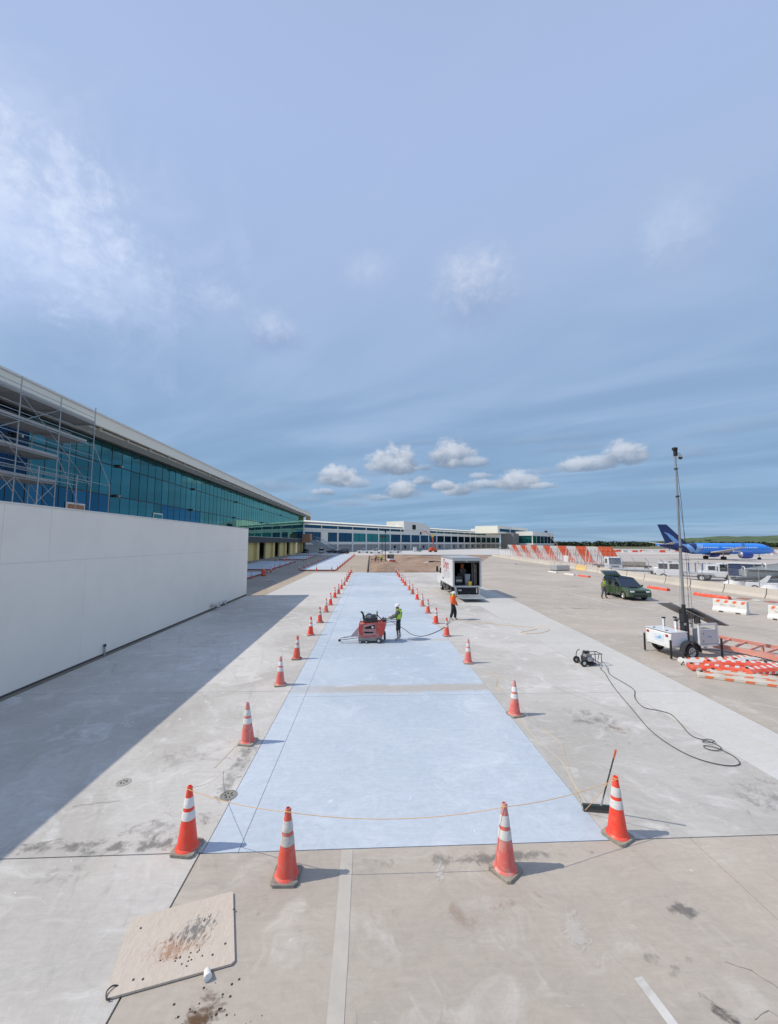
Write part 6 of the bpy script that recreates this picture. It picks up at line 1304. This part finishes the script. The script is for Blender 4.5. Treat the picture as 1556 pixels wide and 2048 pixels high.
# ================================================================== airliner
M_BLU = mat('bright_blue_aircraft_paint', (.03, .27, .88), .35, var=.03, scale=.3, coat=.3); M_NAVY = mat('navy_aircraft_paint', (.008, .028, .14), .35, var=.03, scale=.3, coat=.3); M_LBL = mat('light_blue_aircraft_paint', (.22, .43, .80), .4, var=.03)
M_WING = mat('pale_grey_wing', (.50, .50, .50), .45, var=.08, scale=.3); M_ENGB = mat('royal_blue_engine', (.012, .06, .36), .3, coat=.4, var=.03)
ap = thing('airliner', 'blue twin-jet airliner with navy tail taxiing on the right', 'airliner', (104.3, 113.2, 0), R(-1.0)); ap.scale = (.925,) * 3
ZC, FR = 3.55, 1.75
def fus(prof, name, m): 
    b = MB(); rings = []
    for x, r, zc in prof: rings.append([(x, r * math.sin(a), zc + r * 1.03 * math.cos(a)) for a in [2 * math.pi * k / 28 for k in range(28)]])
    return b.loft(rings).build(name, m, ap, smooth=True)
fus([(-6.6, FR - .01, ZC), (-3, FR, ZC), (6, FR, ZC), (13, FR, ZC), (15.2, 1.70, ZC - .03)], 'fuselage', M_BLU)
fus([(15.21, 1.70, ZC - .03), (16.8, 1.52, ZC - .16), (18.2, 1.22, ZC - .36), (19.3, .85, ZC - .55), (20.0, .45, ZC - .68), (20.3, .06, ZC - .74)], 'nose', M_BLU)
fus([(-18.0, .34, ZC + .95), (-17.6, .42, ZC + .93), (-14, .98, ZC + .66), (-10.5, 1.45, ZC + .25), (-7.8, 1.72, ZC + .03), (-6.61, FR - .01, ZC)], 'tail_cone', M_NAVY)
b = MB(); b.box(16.3, 17.5, -1.1, 1.1, ZC + .55, ZC + 1.02); b.build('cockpit_window', M_DGLASS, ap, bevel=.1)
fin = MB().loft([[(-9.0, .16, 5.2), (-9.0, -.16, 5.2), (-16.0, -.10, 5.0), (-16.0, .10, 5.0)], [(-15.6, .09, 11.4), (-15.6, -.09, 11.4), (-18.6, -.05, 11.4), (-18.6, .05, 11.4)]]).build('tail_fin', M_NAVY, ap)
for sgn in (-1,):
    # light blue swoosh on the fin and bird check on the rear fuselage, camera side
    sw = []
    top_ = [(-16.6, 8.9), (-15.2, 8.5), (-13.8, 7.6), (-12.0, 6.0), (-10.4, 5.2), (-9.9, 4.85)]; bot_ = [(-12.6, 4.9), (-13.6, 5.6), (-14.8, 6.9), (-15.7, 8.1), (-16.6, 8.75)]
    MB().prism(top_ + bot_, -.205, -.195, 'y').build('swoosh', M_LBL, fin)
def onfus(poly, name, m, push=.05):
    b = MB(); L_ = len(poly)
    P = []
    for x, z in poly:
        HP = [(-18, .34, .95), (-14, .98, .66), (-10.5, 1.45, .25), (-7.8, 1.72, .03), (-6.6, 1.75, 0), (30, 1.75, 0)]; (xa, ra_, za), (xb, rb_, zb) = next((a_, b_) for a_, b_ in zip(HP, HP[1:]) if x <= b_[0]); tt = (x - xa) / (xb - xa); r = ra_ + (rb_ - ra_) * tt; zz = max(-.985, min(.985, (z - ZC - za - (zb - za) * tt) / r / 1.03)); y = -math.sqrt(1 - zz * zz) * r - push; P.append((x, y, ZC + za + (zb - za) * tt + zz * r * 1.03))
    c = tuple(sum(p[i] for p in P) / L_ for i in range(3)); return b.add(P + [tuple(p[0:1] + (p[1] + .03,) + p[2:3] if False else (p[0], p[1] + .02, p[2])) for p in P], [tuple(range(L_))] + [tuple(range(L_, 2 * L_))[::-1]] + [(i, (i + 1) % L_, L_ + (i + 1) % L_, L_ + i) for i in range(L_)]).build(name, m, ap)
for k in range(10):   # check mark in strips so that it wraps the hull
    z0, z1 = 2.1 + k * .28, 2.1 + (k + 1) * .28
    f0, f1 = (z0 - 2.1) / 2.8, (z1 - 2.1) / 2.8
    def edges(f): return (-8.6 - 2.9 * f, -7.0 - 2.2 * f), (-7.8 + 1.0 * f, -6.9 + 2.9 * f - .6 * f * f)
    (a0, a1), (c0, c1_) = edges(f0); (b0, b1), (d0, d1) = edges(f1)
    onfus([(a0, z0), (a1, z0), (b1, z1), (b0, z1)], 'check_mark', M_LBL); onfus([(c0, z0), (c1_, z0), (d1, z1), (d0, z1)], 'check_mark', M_LBL)
b = MB()
for k in range(31):
    x = -5.8 + k * .62
    if k in (10, 11, 18): continue
    b.obox((x, -FR * .985 - .02, ZC + .38), (.30, .05, .34), (R(-12), 0, 0))
b.build('cabin_windows', mat('white_window_surround', (.72, .80, .88), .4), ap)
b = MB(); b.obox((-5.6, -FR - .01, ZC - .25), (1.4, .03, .28), (0, 0, 0)); b.build('flag_mark', mat('red_flag_mark', (.45, .12, .2), .5), ap)
for s_ in (-1, 1):
    MB().loft([[(4.2, s_ * 1.3, 2.45), (-2.6, s_ * 1.3, 2.55), (-2.6, s_ * 1.3, 2.15), (4.2, s_ * 1.3, 2.0)], [(-.6, s_ * 6.5, 3.05), (-3.0, s_ * 6.5, 3.1), (-3.0, s_ * 6.5, 2.95), (-.6, s_ * 6.5, 2.8)], [(-5.2, s_ * 16.6, 4.35), (-6.6, s_ * 16.6, 4.37), (-6.6, s_ * 16.6, 4.30), (-5.2, s_ * 16.6, 4.25)]]).build('wing', M_WING, ap)
    MB().loft([[(-5.4, s_ * 16.62, 4.36), (-6.6, s_ * 16.62, 4.36), (-6.6, s_ * 16.62, 4.28), (-5.4, s_ * 16.62, 4.28)], [(-6.6, s_ * 17.4, 5.5), (-7.2, s_ * 17.4, 5.5), (-7.2, s_ * 17.35, 5.45), (-6.6, s_ * 17.35, 5.45)]]).build('wingtip', M_BLU, ap)
    MB().loft([[(-14.0, s_ * .5, 4.9), (-16.6, s_ * .3, 5.0), (-16.6, s_ * .3, 4.85), (-14.0, s_ * .5, 4.75)], [(-17.0, s_ * 5.6, 5.6), (-18.2, s_ * 5.6, 5.62), (-18.2, s_ * 5.6, 5.56), (-17.0, s_ * 5.6, 5.52)]]).build('tailplane', M_WING, ap)
    en = MB().lathe([(.95, 3.2), (1.12, 3.4), (1.22, 4.2), (1.2, 5.6), (1.08, 6.4), (.93, 6.45), (.90, 6.0), (.001, 5.8)], 24, (0, s_ * 5.9, 1.75), 'x').build('engine', M_ENGB, ap, smooth=True)
    MB().lathe([(.001, 2.6), (.3, 3.0), (.5, 3.3), (.9, 3.35), (.9, 3.2), (.72, 3.1), (.5, 3.0)], 20, (0, s_ * 5.9, 1.75), 'x').build('exhaust_nozzle', M_STEEL, en)
    MB().box(1.0, 5.4, s_ * 5.9 - .15, s_ * 5.9 + .15, 2.6, 3.0).build('pylon', M_WING, en)
    MB().tube([(0, s_ * 3.3, 2.6), (0, s_ * 3.4, .55)], .16, 8).build('gear_strut', M_ALU, ap)
    for d in (-.38, .38):
        MB().lathe([(.2, -.2), (.54, -.18), (.54, .18), (.2, .2)], 18, (0, s_ * 3.4 + d, .55), 'y').build('main_wheel', M_BLACK, ap)
MB().box(-3.2, 4.4, -1.35, 1.35, 1.55, 2.3).build('belly_fairing', M_NAVY, ap, bevel=.3)
MB().tube([(15.2, 0, 2.2), (15.2, 0, .4)], .10, 8).build('gear_strut', M_ALU, ap)
for d in (-.22, .22): MB().lathe([(.15, -.12), (.36, -.11), (.36, .11), (.15, .12)], 16, (15.2, d, .36), 'y').build('nose_wheel', M_BLACK, ap)
t = thing('airliner', 'distant white aircraft tail end just showing left of the blue airliner', 'aircraft', (163, 203, 1.2)); t.scale = (.5, .5, .62); MB().lathe([(.2, -16), (1.2, -10), (1.6, -4), (1.6, 6), (.2, 12)], 14, (0, 0, 3.6), 'x').build('fuselage', mat('dull_aircraft_white', (.42, .44, .46), .5), t, smooth=True)
MB().loft([[(-11, .1, 5), (-11, -.1, 5), (-15, -.1, 5), (-15, .1, 5)], [(-14.5, .1, 5.6), (-14.5, -.1, 5.6), (-16, -.1, 5.6), (-16, .1, 5.6)]]).build('tail', M_WING, t)
for x in (-2, 9): MB().tube([(x, 0, 2.2), (x, 0, 0)], .4, 6).build('gear', M_BLACK, t)

# ================================================================== far airfield clutter
GFB = 'orange and white barricades far out on the airfield'
proto_b = None
for k in range(64):
    if k < 40: x = 118 + (k % 20) * 6.2 + random.uniform(-1, 1); y = 200 + (k // 20) * 14 + random.uniform(-3, 3) + (x - 118) * .05
    else: x = 150 + random.uniform(0, 110); y = 150 + random.uniform(0, 30)
    o_ = (k % 2 == 0)
    t = tag(MB().prism([(-.45, 0), (.45, 0), (.25, .5), (.2, 1.05), (-.2, 1.05), (-.25, .5)], -1.4, 1.4, 'x').build('airfield_barricade', M_PLASTO if o_ else M_WHITE, None, (x, y, -.01), rz=random.uniform(-.3, .3)), 'tiny ' + ('orange' if o_ else 'white') + ' barricade in the rows beyond the blue airliner', 'barricade', GFB)
struct(MB().sheet([(125, 176), (236, 170), (250, 186), (128, 196)], -.004).build('white_strip', M_LINE)); 
for k, (yy, w) in enumerate(((74, .5), (98, .6), (138, .8))):
    stripe('runway_line', [(60, yy), (140, yy + 1), (260, yy - 3)], w, M_LINE if k % 2 else M_STAINL if False else M_LINE, -.004)
stripe('expansion_line', [(50, 88), (160, 90), (300, 84)], .6, mat('reddish_earth_line', (.34, .20, .15), .9, world=True), -.005)
stripe('expansion_line', [(80, 150), (160, 151), (300, 148)], 2.5, mat('reddish_earth_line', (.34, .20, .15), .9), -.005)
stripe('taxi_curve', curve_pts([(72, 95, 0), (78, 90, 0), (90, 86, 0), (110, 85, 0), (140, 88, 0)]) and [(72, 95), (76, 91), (84, 87.5), (96, 86), (120, 86)], .45, mat('black_taxi_line', (.06, .055, .05), .8, world=True), -.003)
stripe('drain_kerb', [(38.0, 84), (33.4, 88), (32.2, 85), (33.5, 80), (38, 68), (37.3, 60)], .55, mat('dark_kerb', (.20, .17, .14), .9, world=True), .004)
struct(MB().sheet([(-1200, 421), (420, 421), (900, 340), (3000, 340), (3000, 900), (-1200, 900)], -.05).build('airfield_grass', M_GRASS)); 
# far white kerb line beyond the dug earth
tag(MB().prism([(1.5, 140.0), (46.0, 140.2), (46.0, 140.6), (1.5, 140.4)], 0, .35, 'z').build('low_kerb', M_FARC), 'low pale kerb running along the far side of the dug earth', 'kerb')

# ================================================================== far trees and hill
M_TREE = mat('dark_distant_foliage', (.030, .045, .022), .95, var=.5, scale=.12, dirt=(.06, .075, .035), dirt_amt=.7, dirt_scale=.05, world=True)
M_HILL = mat('green_hill', (.085, .125, .045), .95, var=.35, scale=.03, dirt=(.04, .06, .03), dirt_amt=.7, dirt_scale=.02, world=True)
def leafy(m, cx_, cy_, cz, rx, rz_, n, s0):
    for _ in range(n):
        a = random.uniform(0, 2 * math.pi); u = random.uniform(-.9, 1); q = math.sqrt(1 - u * u) * (.72 + .28 * random.random()); c = Vector((cx_ + rx * q * math.cos(a), cy_ + rx * .7 * q * math.sin(a), cz + rz_ * u)); s_ = s0 * random.uniform(.6, 1.4)
        d1 = Vector((random.uniform(-1, 1), random.uniform(-1, 1), random.uniform(-.6, .6))).normalized() * s_; d2 = d1.cross(Vector((random.uniform(-1, 1), random.uniform(-1, 1), random.uniform(-1, 1)))).normalized() * s_
        m.add([c - d1, c + d2, c + d1, c - d2], [(0, 1, 2, 3)])
m = MB(); x = 250
while x < 1500:
    yb = 560 + random.uniform(-25, 40); h = random.uniform(4.5, 7.5) * (1 + .35 * noise.noise((x * .01, 0, 0)))
    leafy(m, x, yb, h * .5, random.uniform(9, 16), h * .5, 80, 1.5)
    x += random.uniform(5, 10)
struct(tag(m.build('tree_belt', M_TREE), 'dark low belt of far trees along the horizon on the right', 'trees'), 'stuff')
m = MB()
n_ = 60; rows_ = 14; g_ = []
for j in range(rows_):
    for i in range(n_):
        x = 520 + i * 26; y = 640 + j * 30
        h = 25 * math.exp(-((x - 1030) / 290) ** 2) * math.sin(math.pi * min(1, (j + .3) / 9.0) / 2) + 3 * noise.noise((x * .02, y * .02, 0))
        h += 3.5 * noise.noise((x * .09, y * .09, 3)); m.v.append((x, y, h if j else -1))
for j in range(rows_ - 1):
    for i in range(n_ - 1): m.f.append((j * n_ + i, j * n_ + i + 1, (j + 1) * n_ + i + 1, (j + 1) * n_ + i))
struct(m.build('hill', M_HILL, smooth=True))
m = MB()
for _ in range(500):
    x = random.uniform(640, 1500); y = 640 + random.uniform(60, 270); hh = 25 * math.exp(-((x - 1030) / 290) ** 2) * min(1, ((y - 640) / 30 + .3) / 9.0)
    leafy(m, x, y, hh * .82 + .3, 8, 2.0, 16, 1.5)
struct(tag(m.build('hill_woods', mat('hill_foliage', (.07, .105, .04), .95, var=.4, scale=.1, world=True)), 'green woods covering the low hill behind the airliner nose', 'woods'), 'stuff')

# ================================================================== small compressor with its hose
t = thing('pressure_washer', 'small grimy engine-driven washer on two wheels right of the slab', 'pressure washer', (8.52, 15.2, 0), R(4)); t.scale = (.88,) * 3
fr_ = MB(); fr_.tube([(-.30, -.22, .10), (.28, -.22, .08), (.28, .22, .08), (-.30, .22, .10), (-.30, -.22, .10)], .02, 6)
fr_.tube(curve_pts([(-.30, -.22, .12), (-.36, -.22, .38), (-.30, -.22, .56), (-.20, -.2, .62)], 4), .018, 6); fr_.tube(curve_pts([(-.30, .22, .12), (-.36, .22, .38), (-.30, .22, .56), (-.20, .2, .62)], 4), .018, 6); fr_.build('frame', M_DARK, t)
for s_ in (-.20, .20): MB().tube([(.10, s_, .50), (.62, s_, .50)], .018, 6).build('handle', M_DARK, t)
MB().tube([(.58, -.24, .50), (.58, .24, .50)], .018, 6).build('handle', M_DARK, t)
for s_ in (-.22, .22): MB().tube([(.55, s_, .50), (.57, s_, .01)], .016, 6).build('leg', M_DARK, t)
MB().tube([(.46, -.2, .50), (.40, -.2, .25)], .014, 6).build('brace', M_DARK, t); MB().tube([(.20, -.22, .28), (.50, -.22, .10)], .014, 6).build('brace', M_DARK, t)
for s_ in (-.30, .26):
    w = MB().lathe([(.08, 0), (.15, .01), (.15, .07), (.08, .08)], 18, (-.30, s_, .15), 'y', False).build('wheel', M_BLACK, t, smooth=True); MB().lathe([(.001, -.004), (.07, .0), (.08, .02)], 14, (-.30, s_, .15), 'y').build('rim', M_WHITE, w)
en = MB().box(-.18, .12, -.18, .18, .16, .38).build('engine', M_DARK, t, bevel=.02); b = MB()
for k in range(6): b.box(-.16 + k * .05, -.135 + k * .05, -.20, .12, .38, .50)
b.build('cooling_fins', M_STEEL, en); MB().lathe([(.07, .50), (.08, .52), (.08, .60), (.03, .62)], 12, (-.10, 0, 0)).build('air_filter', M_BLACK, en); MB().lathe([(.06, .48), (.075, .52), (.05, .60)], 12, (.08, .02, 0)).build('fuel_cap', M_DARK, en)
MB().lathe([(.02, -.28), (.10, -.26), (.10, -.18), (.02, -.17)], 14, (-.02, 0, .30), 'y').build('recoil_starter', M_STEEL, en); MB().box(.12, .30, -.12, .12, .14, .30).build('pump', M_STEEL, t, bevel=.02); MB().box(-.05, .30, -.24, .20, .06, .12).build('skid_plate', M_BLACK, t)
H_ = [(8.85, 15.0, .20), (8.72, 14.6, .02), (8.62, 14.2, .02), (8.1, 12.9, .018), (7.55, 11.2, .018), (7.15, 9.9, .018), (7.10, 9.1, .018), (7.25, 8.60, .018), (7.62, 8.33, .018), (7.98, 8.36, .018), (8.14, 8.62, .018), (8.12, 8.90, .018), (8.02, 9.05, .03),
      (7.86, 9.12, .018), (7.82, 8.98, .018), (7.98, 8.90, .02), (8.13, 8.96, .04), (8.20, 9.12, .03), (8.10, 9.28, .04), (7.98, 9.30, .03), (8.05, 9.20, .05), (8.26, 9.26, .04), (8.24, 9.38, .03), (8.05, 9.42, .018), (7.98, 9.65, .018), (8.22, 10.25, .018), (8.38, 10.75, .018), (8.25, 11.0, .018), (7.95, 11.25, .018), (8.15, 11.9, .018), (8.55, 12.5, .018), (8.65, 13.0, .018), (8.68, 13.9, .018), (8.85, 14.35, .018), (9.02, 14.8, .12), (9.0, 15.0, .2)]
tag(MB().tube(curve_pts(H_, 6), .0095, 7).build('hose', mat('dark_grey_hose', (.075, .08, .08), .7, var=.2)), 'long dark hose looping over the pale pavement from the small washer', 'hose')
